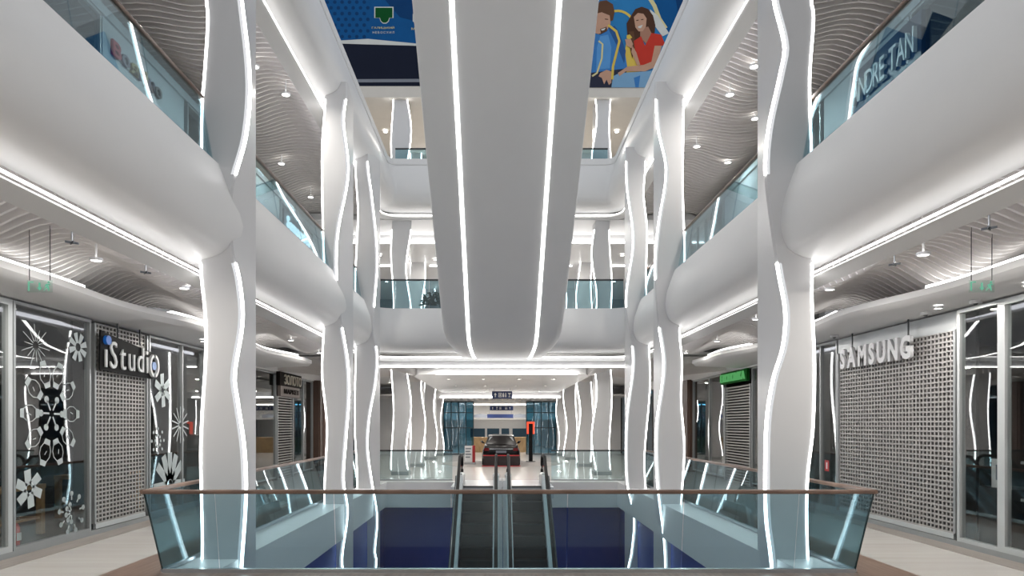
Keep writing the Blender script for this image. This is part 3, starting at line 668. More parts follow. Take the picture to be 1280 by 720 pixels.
for a in (-.9, -.42, 0, .42, .9, 1.6, -1.6): poly(m, rotp([(-.1, .12), (.1, .12), (.1, .72), (-.1, .72)], cc, a))
m.build('tablet_sticker', VINYL, wl2)
m = MB(); m.box(XR-.003, XR, 15.55, 15.75, .92, 1.17); m.build('pictogram_sticker', RED, wr2)
m = MB(); m.box(XR-.006, XR-.003, 15.62, 15.68, .97, 1.12); m.build('pictogram_mark', LETW, wr2)
# fire extinguisher behind the glass
t = thing('fire_extinguisher', (-7.62, 10.55, .022), 'red fire extinguisher standing behind the shop glass', 'extinguisher')
MB().tube([(-7.62, 10.55, .022), (-7.62, 10.55, .40), (-7.62, 10.55, .45), (-7.62, 10.55, .47)], [.075, .075, .055, .028], 14).build('cylinder', REDEXT, t, True)
MB().tube([(-7.62, 10.55, .47), (-7.62, 10.55, .51)], .02, 8).box(-7.63, -7.61, 10.53, 10.66, .51, .53).box(-7.63, -7.61, 10.53, 10.64, .545, .56).build('valve_handle', DARKM, t)
MB().tube([(-7.62, 10.53, .5), (-7.62, 10.45, .46), (-7.62, 10.44, .3), (-7.62, 10.45, .18)], .012, 6).build('hose', BLACK, t, True)
MB().box(-7.546, -7.543, 10.50, 10.60, .2, .32).build('instruction_label', LETW, t)
# shop furniture seen through the glass
for (x, y, l, sgn, lab) in ((-8.8, 11.3, 2.2, -1, 'oak display table behind the watch ring stickers'), (-9.0, 15.2, 1.8, -1, 'oak display table behind the tablet stickers')):
    t = thing('display_table', (x, y, .02), lab, 'table')
    MB().box(x-.45, x+.45, y-l/2, y+l/2, .84, .92).build('table_top', WOOD, t)
    for sx in (-1, 1):
        for sy in (-1, 1): MB().box(x+sx*.4-.05, x+sx*.4+.05, y+sy*(l/2-.08)-.05, y+sy*(l/2-.08)+.05, .02, .84).build('leg', WOOD, t)
    MB().box(x-.42, x+.42, y-l/2+.1, y+l/2-.1, .3, .34).build('shelf', WOOD, t)
    for k in range(3):
        q = thing('tablet_display', (x+.1, y-l/2+.4+k*.65, .92), 'small dark screen on the '+lab, 'screen', 'screens on the '+lab)
        yy = y-l/2+.4+k*.65
        MB().hexa([(x+.05, yy-.12, .925), (x+.07, yy-.12, .925), (x+.07, yy+.12, .925), (x+.05, yy+.12, .925)], [(x-.02, yy-.12, 1.10), (x, yy-.12, 1.10), (x, yy+.12, 1.10), (x-.02, yy+.12, 1.10)]).build('screen', BLACKP, q)
        MB().box(x-.06, x+.1, yy-.05, yy+.05, .92, .93).build('stand', LIGHTM, q)
t = thing('poster_stand', (7.75, 10.6, .02), 'small white product poster on a counter behind the narrow window', 'poster')
MB().box(7.6, 8.2, 10.35, 11.0, .02, 1.0).build('counter', DARKM, t)
MB().box(7.70, 7.72, 10.45, 10.85, 1.0, 1.45).build('card', LETW, t); MB().box(7.695, 7.70, 10.55, 10.75, 1.12, 1.36).build('print', PAL['silver'], t)
for k in range(2):
    t = thing('wall_shelf', (7.75, 9.4, .9+k*.55), 'small lit shelf with white boxes in the dark panelled window', 'shelf', 'shelves in the dark panelled window')
    MB().box(7.55, 7.8, 9.2, 10.05, .86+k*.55, .9+k*.55).build('board', LIGHTM, t)
    MB().box(7.58, 7.75, 9.72, 9.95, .9+k*.55, 1.16+k*.55).build('box', LETW, t); MB().box(7.58, 7.75, 9.35, 9.6, .9+k*.55, 1.1+k*.55).build('box', PAL['silver'], t)
m = MB()
pnl = struct('wall_panelling', MB().box(7.86, 7.9, 8.1, 10.15, .02, 3.8), BLACKP, 'black vertical panelling inside the dark shop window')
for k in range(10): MB().box(7.83, 7.86, 8.15+.2*k, 8.31+.2*k, .03, 3.78).build('panel', BLACKP, pnl)

# ================================================================== downlights, sprinklers, exit signs
def downlight(x, y, z, label, group, r=.075, power=27, hh=.5):
    t = thing('downlight', (x, y, z), label, 'light', group)
    MB().disc((x, y, z), r*.86, .006, 20).build('lens', LENS, t)
    m = MB(); q = [(math.cos(2*math.pi*i/20), math.sin(2*math.pi*i/20)) for i in range(21)]
    m.sweep([[(x+r*.86*a, y+r*.86*b, z), (x+r*1.12*a, y+r*1.12*b, z-.006), (x+r*1.12*a, y+r*1.12*b, z+.035), (x+r*.86*a, y+r*.86*b, z+.035)] for a, b in q], caps=False).build('ring', LETW, t)
    MB().tube([(x, y, z+.006), (x, y, z+hh)], .015, 6).build('stem', LETW, t)
    ld = bpy.data.lights.new('downlight_lamp', 'AREA'); ld.shape = 'DISK'; ld.size = r*1.7; ld.energy = power; ld.color = (1, .95, .88)
    lo = bpy.data.objects.new('lamp', ld); COL.objects.link(lo); lo.parent = t; lo.location = (0, 0, -.012)
for (x, y) in ((-5.56, 9.2), (-5.25, 11.1), (-5.6, 14.4), (-5.6, 18.0), (-5.7, 21.2), (-5.6, 6.6)):
    downlight(x, y, 4.20, 'round downlight set in the wavy slats on the snowflake shop side', 'downlights in the snowflake side slats')
for (x, y) in ((5.4, 8.9), (5.3, 11.2), (5.3, 14.4), (5.7, 18.2), (5.7, 21.2), (5.5, 6.4)):
    downlight(x, y, 4.20, 'round downlight set in the wavy slats on the wide shutter side', 'downlights in the wide shutter side slats')
for (x, y) in ((7.0, 9.2), (6.95, 11.0)):
    downlight(x, y, 3.86, 'round downlight in the bulkhead before the wide shutter', 'bulkhead downlights before the wide shutter', .06, 14, .2)
for (x, y) in ((-7.0, 9.2), (-6.8, 15.4)):
    downlight(x, y, 3.86, 'round downlight in the bulkhead before the snowflake windows', 'bulkhead downlights before the snowflake windows', .06, 14, .2)
for (x, y) in ((-5.3, 16.6), (-6.8, 21.0), (-6.75, 24.1), (-5.6, 15.3), (-5.4, 12.6)):
    downlight(x, y, 10.0, 'round downlight in the second gallery slats, coloured letter side', 'second gallery downlights, coloured letter side', .1, 34, .53)
for (x, y) in ((5.5, 16.6), (6.6, 17.9), (5.6, 19.7), (6.9, 20.9), (5.6, 15.3), (5.4, 12.6)):
    downlight(x, y, 10.0, 'round downlight in the second gallery slats, navy sign side', 'second gallery downlights, navy sign side', .1, 34, .53)
for (x, y) in ((-2.4, 25.2), (2.4, 25.2), (-5.6, 27.5), (5.6, 27.5), (-5.6, 34.5), (5.6, 34.5), (-5.6, 40.5), (5.6, 40.5)):
    downlight(x, y, 4.08, 'round downlight in the end hall ceiling margin', 'end hall margin downlights', .09, 26, .35)
for x in (-2.2, -.75, .75, 2.2):
    for y in (28.5, 33.5, 38.5):
        downlight(x, y, 3.87, 'round downlight in the flat white end hall ceiling raft', 'end hall raft downlights', .08, 20, .1)
for (x, y, z) in ((-2.6, 28.0, 9.86), (2.7, 28.0, 9.86), (-3.0, 31.2, 9.5), (3.0, 31.2, 9.5), (-5.4, 30.4, 9.5), (5.4, 30.4, 9.5), (0, 31.2, 9.5), (-2.0, 36, 9.5), (2.0, 36, 9.5), (-6, 36, 9.5), (6, 36, 9.5)):
    downlight(x, y, z, 'round downlight in the ceiling behind the second gallery end railing', 'second gallery end downlights', .09, 17, .1)
for (x, y) in ((-1.2, 47), (1.2, 47), (-1.2, 51), (1.2, 51), (-1.2, 58), (1.2, 58), (-4.2, 47.5), (4.2, 47.5), (-4.2, 51.5), (4.2, 51.5)):  # lamps added to brighten the dark passage and the blue panes
    downlight(x, y, 3.38, 'added round downlight brightening the passage behind the blue glazing', 'added passage downlights', .09, 38, .04)
for x in (-5, 0, 5):  # unseen lamps added to lift the undersides and upper columns by bounce
    for y in (-2.5, -8.5):
        downlight(x, y, 4.36, 'added unseen downlight in the ceiling of the hall behind the viewer', 'added unseen downlights of the hall behind the viewer', .1, 70, .04)
for (x, y) in ((-3.0, 29.5), (3.0, 29.5), (-5, 29.5), (5, 29.5), (-2.6, 32.2), (2.6, 32.2)):
    downlight(x, y, 14.62, 'round downlight in the ceiling behind the top gallery end railing', 'top gallery end downlights', .1, 40, .1)
for (x, y, s) in ((-5.2, 8.1, 'snowflake shop'), (-5.15, 9.7, 'snowflake shop'), (5.25, 7.5, 'wide shutter'), (5.2, 9.2, 'wide shutter')):
    t = thing('sprinkler', (x, y, 4.14), 'small dark sprinkler head under the slats, %s side' % s, 'sprinkler', 'sprinklers, '+s+' side')
    MB().tube([(x, y, 4.17), (x, y, 4.6)], .012, 6).build('pipe', GREYM, t)
    m = MB()
    for k in range(4): a = math.pi/4+k*math.pi/2; m.hexa([(x, y-.008, 4.14), (x+.07*math.cos(a), y+.07*math.sin(a)-.008, 4.14), (x+.07*math.cos(a), y+.07*math.sin(a)+.008, 4.14), (x, y+.008, 4.14)], [(x, y-.008, 4.165), (x+.07*math.cos(a), y+.07*math.sin(a)-.008, 4.165), (x+.07*math.cos(a), y+.07*math.sin(a)+.008, 4.165), (x, y+.008, 4.165)])
    m.build('deflector', DARKM, t)
for (x, y) in ((7.2, 10.5), (7.12, 11.6), (7.05, 14.6)):  # eyeball downlights in the soffit, unlit
    t = thing('eyeball_fitting', (x, y, 3.85), 'small dark round eyeball fitting in the bulkhead above the wide shutter', 'fitting', 'eyeball fittings above the wide shutter')
    m = MB(); q = [(math.cos(2*math.pi*i/16), math.sin(2*math.pi*i/16)) for i in range(17)]
    m.sweep([[(x+.05*a, y+.05*b, 3.85), (x+.085*a, y+.085*b, 3.845), (x+.085*a, y+.085*b, 3.9), (x+.05*a, y+.05*b, 3.9)] for a, b in q], caps=False).build('ring', LETW, t)
    MB().tube([(x, y, 3.83), (x, y, 3.86), (x, y, 3.89)], [.02, .045, .045], 12).build('ball', DARKM, t, True)
for sgn, x, lab in ((-1, -5.92, 'snowflake shop walkway'), (1, 5.95, 'wide shutter walkway')):
    y = 8.6; z = 3.66
    t = thing('exit_sign', (x, y, z), 'clear hanging exit panel with green arrow and running figure, '+lab, 'sign')
    MB().box(x-.16, x+.16, y, y+.008, z, z+.15).build('panel', GLE, t)
    def gp(nm, pts): MB().prism([(x+a, y-.003, z+b) for a, b in pts], (0, .002, 0)).build(nm, EXITG, t)
    gp('arrow', [(-.035, .06), (0, .02), (.035, .06), (.012, .06), (.012, .12), (-.012, .12), (-.012, .06)])
    gp('door_mark', [(-.145, .02), (-.125, .02), (-.125, .12), (-.075, .12), (-.075, .135), (-.145, .135)])
    gp('running_figure', [(.06, .02), (.085, .055), (.10, .05), (.11, .02), (.125, .02), (.12, .07), (.105, .085), (.135, .09), (.135, .105), (.085, .105), (.06, .075), (.07, .068), (.085, .085), (.085, .07), (.05, .03)])
    MB().disc((x+.115, y-.003, z+.125), .014, .002, 10, 'y').build('figure_head', EXITG, t)
    for dx in (-.13, .13): MB().tube([(x+dx, y+.004, z+.15), (x+dx, y+.004, 4.5)], .006, 6).build('wire', DARKM, t)

# ================================================================== end hall, first level
struct('fascia_far', MB().box(-4.4, 4.4, 23.5, 23.62, 3.99, 4.24), W, 'white fascia below the second gallery at the head of the escalators')
tag(MB().box(-4.4, 4.4, 23.47, 23.52, 3.945, 3.985).build('fascia_light', LED), 'straight light line under the white fascia at the head of the escalators', 'light')
struct('ceiling_end', MB().box(-13, 13, 23.62, 46, 4.42, 4.5), W, 'white ceiling of the end hall')
struct('ceiling_raft', MB().prism([(-3.2, 25.9, 3.89), (3.2, 25.9, 3.89), (3.5, 27.5, 3.89), (3.5, 40.9, 3.89), (-3.5, 40.9, 3.89), (-3.5, 27.5, 3.89)], (0, 0, .45)), W, 'flat white ceiling raft of the end hall')
tag(MB().box(-2.5, 2.9, 25.84, 25.9, 3.885, 3.93).build('raft_light', LED), 'light line on the front edge of the end hall ceiling raft', 'light')
struct('fascia_end', MB().box(-4.6, 4.6, 41.0, 41.2, 3.58, 4.42), W, 'white drop fascia at the back of the end hall ceiling')
tag(MB().box(-3.6, 3.6, 40.95, 41.0, 3.56, 3.64).build('fascia_light', LED), 'light line under the drop fascia at the back of the end hall', 'light')
ce = struct('ceiling_end_back', MB().box(-8, 8, 41.2, 45.3, 3.72, 3.8), CEILP, 'slatted ceiling in front of the blue glass wall')
for k in range(22): MB().box(-4.2+.39*k, -4.10+.39*k, 41.25, 45.0, 3.52, 3.72).build('slat', SLAT, ce)
# blue glazed wall with passage
for a, b, lab in ((-3.7, -1.75, 'planter side'), (1.75, 3.7, 'red totem side')):
    WN[0] += 1
    t = empty('window_%d' % WN[0], ((a+b)/2, 45.0, 0)); tag(t, 'tall dark blue glazed wall at the back of the end hall, '+lab, None, None, 'structure')
    f = MB(); n = 4
    for i in range(n):
        for j, (z0, z1) in enumerate(((.05, 1.75), (1.75, 2.75), (2.75, 3.45))):
            xa, xb = a+(b-a)*i/n, a+(b-a)*(i+1)/n; MB().box(xa+.03, xb-.03, 45.0, 45.02, z0+.03, z1-.03).build('pane', GLB, t)
    for i in range(n+1): xx = a+(b-a)*i/n; f.box(xx-.03, xx+.03, 44.96, 45.06, 0, 3.5)
    for z in (.03, 1.75, 2.75, 3.47): f.box(a, b, 44.97, 45.05, z-.03, z+.03)
    f.build('frame', paint('blue_black_frame_'+lab, (.02, .05, .065), .4), t)
struct('wall_end', MB().box(-8.2, -3.7, 45, 45.2, 0, 4.4).box(3.7, 8.2, 45, 45.2, 0, 4.4).box(-3.7, 3.7, 45, 45.2, 3.5, 4.4), W, 'white end wall around the blue glazing')
struct('ceiling_passage', MB().box(-6, 6, 45.2, 64, 3.42, 3.5), W, 'white ceiling of the passage behind the blue glazing')
tag(MB().box(-1.9, 1.9, 48.9, 49.0, 3.36, 3.42).build('passage_light', LED), 'light line across the passage behind the blue glazing', 'light')
struct('wall_passage_end', MB().box(-6, 6, 62, 62.2, 0, 3.42), W, 'white end wall of the far passage')
struct('wall_passage_left', MB().box(-6.2, -6, 45.2, 62, 0, 3.42), paint('dark_blue_shop', (.02, .07, .12), .4), 'dark blue side wall of the far passage, planter side')
struct('wall_passage_right', MB().box(6, 6.2, 45.2, 62, 0, 3.42), MATS['dark_blue_shop'], 'dark blue side wall of the far passage, red totem side')
for a, b in ((-2.6, -1.3), (-1.1, .0), (.2, .9), (1.2, 2.6)):
    WN[0] += 1
    t = empty('window_%d' % WN[0], ((a+b)/2, 61.9, .7)); tag(t, 'dark window in the end wall of the far passage', None, 'far passage windows', 'structure')
    MB().box(a, b, 61.95, 61.99, .75, 1.62).build('pane', MATS['dark_blue_shop'], t); MB().box(a-.05, b+.05, 61.93, 61.95, 1.6, 1.66).box(a-.05, b+.05, 61.93, 61.95, .7, .76).build('frame', LETW, t)
struct('bulkhead_passage', MB().box(-6, 6, 54, 54.3, 2.35, 3.42), W, 'white bulkhead across the far passage')
def hang_sign(x, y, z, wd, h, lab, marks):
    t = thing('hanging_sign', (x, y, z), lab, 'sign')
    MB().box(x-wd/2, x+wd/2, y, y+.06, z, z+h).build('panel', NAVYS, t)
    for dx in (-.4, .4): MB().tube([(x+dx*wd, y+.03, z+h), (x+dx*wd, y+.03, min(z+h+.6, 3.88))], .012, 6).build('rod', GREYM, t)
    for (u, k) in marks:
        xx = x+u*wd; s = h*.28; zc = z+h/2
        m = MB()
        def pp(pts): m.prism([(xx+a*s, y-.004, zc+b*s) for a, b in pts], (0, .004, 0))
        if k == 'arrow': pp([(0, 1), (-.7, .1), (-.2, .1), (-.2, -1), (.2, -1), (.2, .1), (.7, .1)])
        elif k == 'wc': pp([(-.9, -1), (-.2, -1), (-.2, .5), (-.9, .5)]); pp([(.2, -1), (.9, -1), (.75, .5), (.35, .5)]); pp([(-.75, .6), (-.35, .6), (-.35, 1), (-.75, 1)]); pp([(.35, .6), (.75, .6), (.75, 1), (.35, 1)])
        elif k == 'lift': pp([(-.8, -1), (.8, -1), (.8, -.75), (-.8, -.75)]); pp([(-.8, .75), (.8, .75), (.8, 1), (-.8, 1)]); pp([(-.8, -.75), (-.55, -.75), (-.55, .75), (-.8, .75)]); pp([(.55, -.75), (.8, -.75), (.8, .75), (.55, .75)]); pp([(-.25, -.5), (.25, -.5), (.25, .5), (-.25, .5)])
        elif k == 'cup': pp([(-.5, -1), (.5, -1), (.5, -.75), (-.5, -.75)]); pp([(-.12, -.75), (.12, -.75), (.12, .1), (-.12, .1)]); pp([(-.8, .95), (0, .0), (.9, .95)])
        m.build('pictogram', LETW, t)
hang_sign(.09, 36.0, 3.33, 1.06, .40, 'blue hanging sign with white arrow and pictograms over the car', [(-.34, 'arrow'), (-.10, 'lift'), (.12, 'wc'), (.36, 'cup')])
hang_sign(.12, 47.0, 2.94, 1.6, .30, 'second blue hanging sign, at the mouth of the far passage', [(-.38, 'arrow'), (-.2, 'cup'), (-.05, 'lift'), (.2, 'wc'), (.36, 'arrow')])
t = thing('hanging_sign', (0, 52, 2.55), 'long blue panel with grey side screens in the far passage', 'sign')
MB().box(-.95, 1.05, 52, 52.08, 2.45, 2.75).build('panel', NAVYS, t)
for a, b in ((-2.0, -.97), (1.07, 2.1)): MB().prism([(a, 52, 2.5), (b, 52, 2.47), (b, 52, 2.7), ((a+b)/2, 52, 2.78), (a, 52, 2.7)], (0, .06, 0)).build('side_screen', PAL['silver'], t)
for dx in (-.8, .9): MB().tube([(dx, 52.04, 2.75), (dx, 52.04, 3.42)], .012, 6).build('rod', GREYM, t)
# oak counter
t = thing('counter', (.1, 49, 0), 'curved light oak counter behind the car', 'counter')
q = [(-2.0+.25*i, 48.6-1.1*math.sin(math.pi*i/16)) for i in range(17)]
MB().sweep([[(x, y, 0), (x, y-.25, 1.02), (x, y+.5, 1.02), (x, y+.5, 0)] for x, y in q]).build('front', WOOD, t, 30)
MB().sweep([[(x, y-.3, 1.02), (x, y-.3, 1.07), (x, y+.55, 1.07), (x, y+.55, 1.02)] for x, y in q]).build('top', WOOD, t)
# red totem
t = thing('totem', (1.60, 36.0, 0), 'black post with a glowing red frame beside the car', 'totem')
MB().disc((1.60, 36.1, 0), .26, .04, 20).build('base', DARKM, t); MB().box(1.50, 1.70, 36.05, 36.17, .04, 1.55).build('post', BLACKP, t)
MB().box(1.44, 1.76, 36.04, 36.18, 1.5, 2.08).build('screen', BLACKP, t)
MB().box(1.40, 1.49, 36.0, 36.2, 1.48, 2.12).box(1.71, 1.80, 36.0, 36.2, 1.48, 2.12).box(1.49, 1.71, 36.0, 36.2, 2.02, 2.12).build('red_frame', REDL, t)
# info board
t = thing('info_board', (-1.6, 33.8, 0), 'small white information board with a red side beside the car', 'board')
MB().box(-1.78, -1.40, 33.8, 33.9, .12, .92).build('panel', LETW, t); MB().box(-1.40, -1.26, 33.79, 33.91, .10, .94).build('red_side', RED, t)
MB().box(-1.80, -1.22, 33.7, 34.0, .0, .10).build('base', GREYM, t)
for k in range(4): MB().box(-1.74, -1.46-.05*(k % 2), 33.795, 33.8, .75-.14*k, .81-.14*k).build('text_block', PAL['silver'], t)
# ---------------------------------------------------------------- display car (rear view)
t = thing('car', (0.02, 34.6, 0), 'black car on display behind the escalators, rear towards the atrium', 'car')
x0 = .02
def carsec(y, zb, zt, hw_, hwt): return [(x0-hw_*.92, y, zb), (x0-hw_, y, zb+.15), (x0-hw_, y, zb+(zt-zb)*.6), (x0-hwt, y, zt), (x0+hwt, y, zt), (x0+hw_, y, zb+(zt-zb)*.6), (x0+hw_, y, zb+.15), (x0+hw_*.92, y, zb)]
MB().sweep([carsec(*q) for q in ((32.45, .42, .82, .78, .70), (32.52, .30, .98, .86, .76), (32.8, .24, 1.02, .90, .78), (33.4, .22, 1.02, .91, .79), (35.6, .22, .98, .91, .80), (36.4, .24, .88, .88, .72), (36.85, .32, .68, .76, .6))]).build('body', CAR, t, 35)
def cab(y, zt, wb, wt): return [(x0-wb, y, .95), (x0-wt, y, zt), (x0-wt*.6, y, zt+.03), (x0+wt*.6, y, zt+.03), (x0+wt, y, zt), (x0+wb, y, .95)]
MB().sweep([cab(*q) for q in ((32.75, 1.0, .76, .74), (33.35, 1.40, .78, .62), (34.2, 1.46, .80, .63), (34.9, 1.42, .80, .62), (35.8, 1.0, .78, .74))]).build('cabin', CAR, t, 25)
MB().hexa([(x0-.66, 32.80, 1.03), (x0+.66, 32.80, 1.03), (x0+.66, 32.83, 1.02), (x0-.66, 32.83, 1.02)], [(x0-.55, 33.28, 1.38), (x0+.55, 33.28, 1.38), (x0+.55, 33.31, 1.37), (x0-.55, 33.31, 1.37)]).build('rear_window', paint('rear_glass_pale', (.22, .24, .25), .08), t)
MB().box(x0-.56, x0+.56, 32.415, 32.46, .79, .835).build('chrome_bar', CHROME, t)
MB().box(x0-.25, x0+.25, 32.43, 32.46, .62, .73).build('number_plate', PAL['silver'], t)
for s in (-1, 1):
    MB().box(x0+s*.58, x0+s*.80, 32.44, 32.56, .72, .86).build('tail_lamp', TAILR, t)
    MB().hexa([(x0+s*.86-.07, 34.9, 1.0), (x0+s*.86+.07, 34.9, 1.0), (x0+s*.86+.07, 35.05, 1.0), (x0+s*.86-.07, 35.05, 1.0)], [(x0+s*.98-.09, 34.9, 1.14), (x0+s*.98+.05, 34.9, 1.14), (x0+s*.98+.05, 35.05, 1.14), (x0+s*.98-.09, 35.05, 1.14)]).build('wing_mirror', CAR, t)
    for y in (33.3, 35.9):
        wv = MB().disc((x0+s*.72, y, .33), .33, s*.2, 24, 'x').build('wheel', TYRE, t); MB().disc((x0+s*.92, y, .33), .2, s*.012, 14, 'x').build('hubcap', CHROME, wv)
MB().box(x0-.75, x0+.75, 32.36, 32.52, .36, .55).build('bumper', CAR, t)
t = thing('display_barrier', (.02, 32.1, 0), 'low dark barrier with red edging in front of the black car', 'barrier')
MB().box(-.82, .86, 32.0, 32.1, .04, .52).build('panel', paint('maroon_panel', (.012, .005, .006), .45), t)
MB().box(-.84, .88, 31.98, 32.0, .50, .545).build('top_edge', RED, t); MB().box(-.88, .92, 31.94, 32.14, 0, .05).build('red_foot', RED, t)
tag(MB().disc((0, 34.6, .002), 3.0, .006, 64).build('floor_disc', paint('grey_carpet_disc', (.36, .34, .33), .8)), 'round grey floor mat under the display car', 'mat')

# ================================================================== second gallery end
struct('ceiling_second_end', MB().box(-13, 13, 26.6, 28.7, 9.95, 10.2), W, 'white ceiling strip above the second gallery end railing')
struct('ceiling_second_back', MB().box(-13, 13, 28.7, 42, 9.58, 10.2), W, 'white lower ceiling behind the second gallery end railing')
tag(MB().box(-7, 7, 28.63, 28.69, 9.59, 9.66).build('step_light', LED), 'light line on the ceiling step behind the second gallery end railing', 'light')
for a, b in ((-7, -4.4), (-3.4, 3.4), (4.4, 7)):
    tag(MB().box(a, b, 32.6, 32.66, 9.53, 9.575).build('ceiling_light_line', LED), 'rear ceiling light line behind the second gallery end railing', 'light', 'rear ceiling light lines')
struct('wall_second_end', MB().box(-13, 13, 41.5, 41.7, 5.8, 9.6), paint('grey_blue_wall', (.28, .32, .35), .5), 'grey blue back wall of the second gallery end')
t = thing('potted_plant', (-2.45, 23.9, 5.79), 'dark green leafy plant behind the second gallery end railing', 'plant')
MB().tube([(-2.45, 23.9, 5.79), (-2.45, 23.9, 6.1)], [.2, .26], 16).build('pot', POT, t, True)
m = MB()
for k in range(150):
    a = random.uniform(0, 6.283); el = random.uniform(.1, 1.4); r = random.uniform(.15, .52)
    c3 = Vector((-2.45+r*math.cos(a)*math.cos(el)*1.0, 23.9+r*math.sin(a)*math.cos(el)*.7, 6.1+r*math.sin(el)*1.1))
    d = Vector((random.gauss(0, 1), random.gauss(0, 1), random.gauss(.3, .8))).normalized(); e = d.cross(Vector((random.gauss(0, 1), random.gauss(0, 1), random.gauss(0, 1)))).normalized()
    L = random.uniform(.08, .14); m.add([c3-d*L, c3+e*L*.4, c3+d*L, c3-e*L*.4], [(0, 1, 2), (0, 2, 3)])
tag(m.build('foliage', LEAF, t), kind='stuff')
# ================================================================== top gallery end and banners
struct('ceiling_top_end', MB().box(-13, 13, 26.6, 36, 14.7, 14.8), BEIGE, 'beige ceiling behind the top gallery end railing')
struct('wall_top_end', MB().box(-13, 13, 35, 35.2, 11.7, 14.7), BEIGE, 'beige back wall of the top gallery end')
lou = struct('wall_louvre', MB().box(-8, 8, 34.6, 34.65, 11.7, 13.75), GREYM, 'grey louvred wall low behind the top gallery end railing')
for k in range(14): MB().box(-8, 8, 34.55, 34.6, 12.35+.1*k, 12.41+.1*k).build('louvre', DARKM if k % 2 else GREYM, lou)
struct('fascia_top', MB().box(-13, 13, 26.5, 26.7, 14.68, 15.16), BEIGE, 'beige fascia below the advertising banners')
struct('wall_banner', MB().box(-13, 13, 26.6, 26.8, 15.16, 21), W, 'white wall carrying the advertising banners')
YB = 26.52
def bp(px, py): return (PX(px, YB), PZ(py, YB))
def layer(t, name, pts, mat, k, px=True):
    pts = [bp(*p) for p in pts] if px else pts
    MB().prism([(a, YB-.02-.004*k, b) for a, b in pts], (0, .003, 0)).build(name, mat, t)
t = thing('banner', (-4.6, YB, 15.16), 'blue advertising banner with a green logo above a black strip', 'banner')
MB().box(-9.0, -1.5, YB-.02, YB+.06, 15.17, 20.4).build('sheet', PAL['blue'], t)
layer(t, 'dark_strip', [(330, 57), (460, 52), (532, 57), (532, 108), (330, 108)], PAL['navy'], 1)
layer(t, 'white_swoosh', [(330, 50), (428, 51), (460, 49), (532, 56), (532, 58), (460, 56), (428, 55), (330, 57)], PAL['white'], 2)
layer(t, 'silver_strip', [(330, 100), (532, 99), (532, 103), (330, 104)], PAL['silver'], 2)
layer(t, 'dark_corner', [(470, -100), (532, -100), (532, 30), (500, 22), (476, -6)], PAL['deep'], 1)
for r in range(7):
    for q in range(13):
        px, py = 345+q*9.2+(r % 2)*4.6, 3+r*7.2
        if px < 462: layer(t, 'dot', [(px+2.3*math.cos(a*math.pi/4), py+2.3*math.sin(a*math.pi/4)) for a in range(8)], PAL['deep'], 1)
def shield(dx, sc_, k, mat):
    base = [(-12, -11.5), (12, -11.5), (12, 2.5), (7.5, 2.5), (6, 7), (3, 9.5), (-1, 9.5), (-4, 7), (-5.5, 2.5), (-12, 2.5)]
    layer(t, 'logo', [(480+dx+a*sc_, 20.5+b*sc_) for a, b in base], mat, k)
shield(0, 1.0, 2, PAL['white']); shield(0, .89, 3, PAL['green'])
layer(t, 'logo', [(516, 18), (520, 15), (530, 15), (530, 31), (520, 31), (516, 27)], PAL['white'], 2); layer(t, 'logo', [(517.5, 19), (520.5, 16.5), (530, 16.5), (530, 29.5), (520.5, 29.5), (517.5, 26)], PAL['green'], 3)
a0 = bp(465, 37); text('ГАЛИЦЬКИЙ', (a0[0], YB-.03, a0[1]), (1, 0, 0), (0, -1, 0), 28*YB/F, 3.6*YB/F, .004, PAL['pale'], t, gap=.08)
a0 = bp(466, 42.5); text('НЕБОСХИЛ', (a0[0], YB-.03, a0[1]), (1, 0, 0), (0, -1, 0), 27*YB/F, 2.8*YB/F, .004, PAL['white'], t, gap=.3)
a0 = bp(514.5, 38); text('МОС', (a0[0], YB-.03, a0[1]), (1, 0, 0), (0, -1, 0), 12*YB/F, 3*YB/F, .004, PAL['pale'], t, gap=.1)

t = thing('banner', (5.2, YB, 15.16), 'blue advertising banner showing two seated people, one in a red blouse', 'banner')
MB().box(2.0, 9.4, YB-.02, YB+.06, 15.12, 20.4).build('sheet', PAL['sky'], t)
L = lambda nm, pts, c, k: layer(t, nm, pts, PAL[c], k)
def stroke(nm, pts, wd, c, k):
    mm = MB(); P = [Vector(bp(*p)) for p in pts]; wd = wd*YB/F
    ls_ = []
    for i, p in enumerate(P):
        d = (P[min(i+1, len(P)-1)]-P[max(i-1, 0)]).normalized(); n_ = Vector((-d.y, d.x))*wd/2; ls_.append((p+n_, p-n_))
    mm.sweep([[(a.x, YB-.02-.004*k, a.y), (b.x, YB-.02-.004*k, b.y), (b.x, YB-.017-.004*k, b.y), (a.x, YB-.017-.004*k, a.y)] for a, b in ls_]).build(nm, PAL[c], t)
L('dark_corner', [(822, -60), (900, -60), (900, 60), (835, 42), (818, 8)], 'blue', 1)
L('dark_corner', [(834, -60), (900, -60), (900, 60), (848, 20)], 'deep', 2)
arc = lambda cx_, cy_, rx, ry, a, b, n=14: [(cx_+rx*math.cos(math.radians(a+(b-a)*i/n)), cy_+ry*math.sin(math.radians(a+(b-a)*i/n))) for i in range(n+1)]
stroke('swirl', arc(772, 44, 24, 30, -120, 30), 3.0, 'yellow', 2)
stroke('swirl', [(808, -8), (818, 8), (824, 24), (832, 36)], 5, 'pale', 2)
L('yellow_patch', [(783, 50), (795, 44), (800, 90), (777, 92)], 'yellow', 2)
L('white_patch', [(812, 12), (822, 20), (836, 42), (828, 46), (816, 30)], 'white', 3)
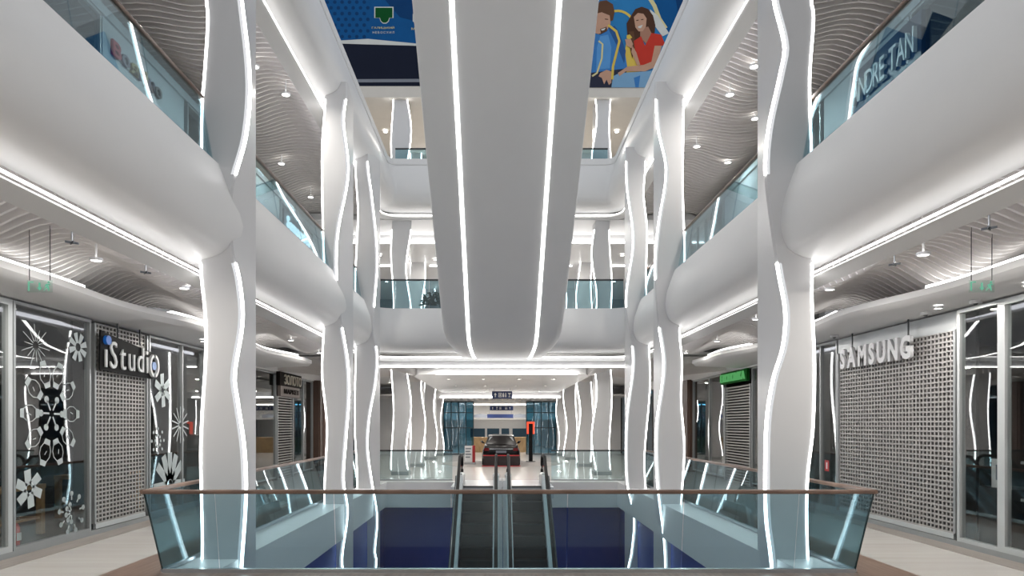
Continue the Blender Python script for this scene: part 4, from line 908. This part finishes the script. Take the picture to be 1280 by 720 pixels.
# man
L('hair', [(744, 10), (750, 2), (758, 1), (766, 6), (768, 16), (766, 26), (760, 28), (744, 26)], 'hair2', 3)
L('face', [(744, 18), (752, 16), (762, 20), (763, 30), (758, 40), (750, 44), (744, 42)], 'skin', 4)
L('beard', [(750, 37), (758, 34), (759, 39), (751, 43)], 'hair2', 5); L('smile', [(751, 37.5), (757, 35.5), (755, 38.5), (752, 39)], 'white', 6); L('eyes', [(756, 24), (760, 24.4), (760, 25.4), (756, 25)], 'hair', 5)
L('shirt', [(740, 46), (752, 42), (764, 34), (772, 40), (780, 60), (784, 86), (770, 92), (740, 92)], 'shirt', 4)
L('shirt_front', [(750, 46), (760, 44), (764, 60), (762, 86), (745, 88), (746, 60)], 'shirt2', 5)
L('jacket', [(760, 36), (768, 33), (774, 42), (782, 64), (780, 80), (772, 60)], 'jacket', 5)
L('trousers', [(736, 92), (784, 86), (778, 110), (736, 110)], 'trouser', 5)
L('hand', [(750, 92), (758, 88), (764, 90), (764, 104), (761, 107), (758, 100), (755, 106), (752, 98), (748, 96)], 'skin', 6)
stroke('swirl', [(760, 32), (770, 40), (774, 52), (770, 68), (766, 84), (765, 100)], 3.0, 'yellow', 7)
stroke('swirl', [(748, 52), (753, 56), (752, 74), (746, 92), (740, 96)], 2.2, 'pale', 7)
# woman
L('hair', [(790, 18), (794, 12), (802, 9), (810, 12), (816, 20), (819, 32), (818, 42), (812, 46), (806, 44), (798, 48), (792, 54), (786, 60), (784, 44), (783, 30)], 'hair', 4)
L('neck', [(800, 36), (810, 34), (814, 42), (808, 56), (800, 48)], 'skin_shade', 5)
L('face', [(792, 22), (797, 17), (804, 18), (808, 24), (807, 34), (803, 40), (798, 40), (794, 35)], 'skin', 6)
L('smile', [(797, 34), (803, 32), (801, 36), (798, 36)], 'white', 7)
L('eyes', [(795, 26), (798, 25.4), (798, 26.4), (795, 27)], 'hair', 7); L('eyes', [(801, 25), (804, 24.6), (804, 25.6), (801, 26)], 'hair', 7)
L('blouse', [(792, 52), (801, 46), (806, 58), (814, 42), (826, 44), (831, 56), (824, 60), (818, 80), (800, 84), (794, 68)], 'red', 6)
L('arm', [(818, 58), (827, 58), (820, 84), (806, 90), (782, 90), (774, 96), (772, 92), (784, 84), (804, 82), (814, 78)], 'skin', 7)
L('hand', [(781, 50), (788, 49), (791, 56), (789, 61), (783, 58)], 'skin', 7)
L('forearm', [(790, 58), (795, 66), (800, 82), (796, 82), (789, 66)], 'skin', 7)
L('sleeve_hair', [(786, 40), (792, 40), (794, 56), (790, 74), (787, 60)], 'hair2', 5)
L('jeans', [(766, 96), (774, 92), (806, 90), (822, 88), (816, 110), (764, 110)], 'denim', 6)
L('jeans_fold', [(792, 98), (800, 95), (798, 110), (794, 110)], 'shirt', 7)
L('flower', [(783, 45), (787, 44), (790, 48), (786, 50), (783, 49)], 'yellow', 8)
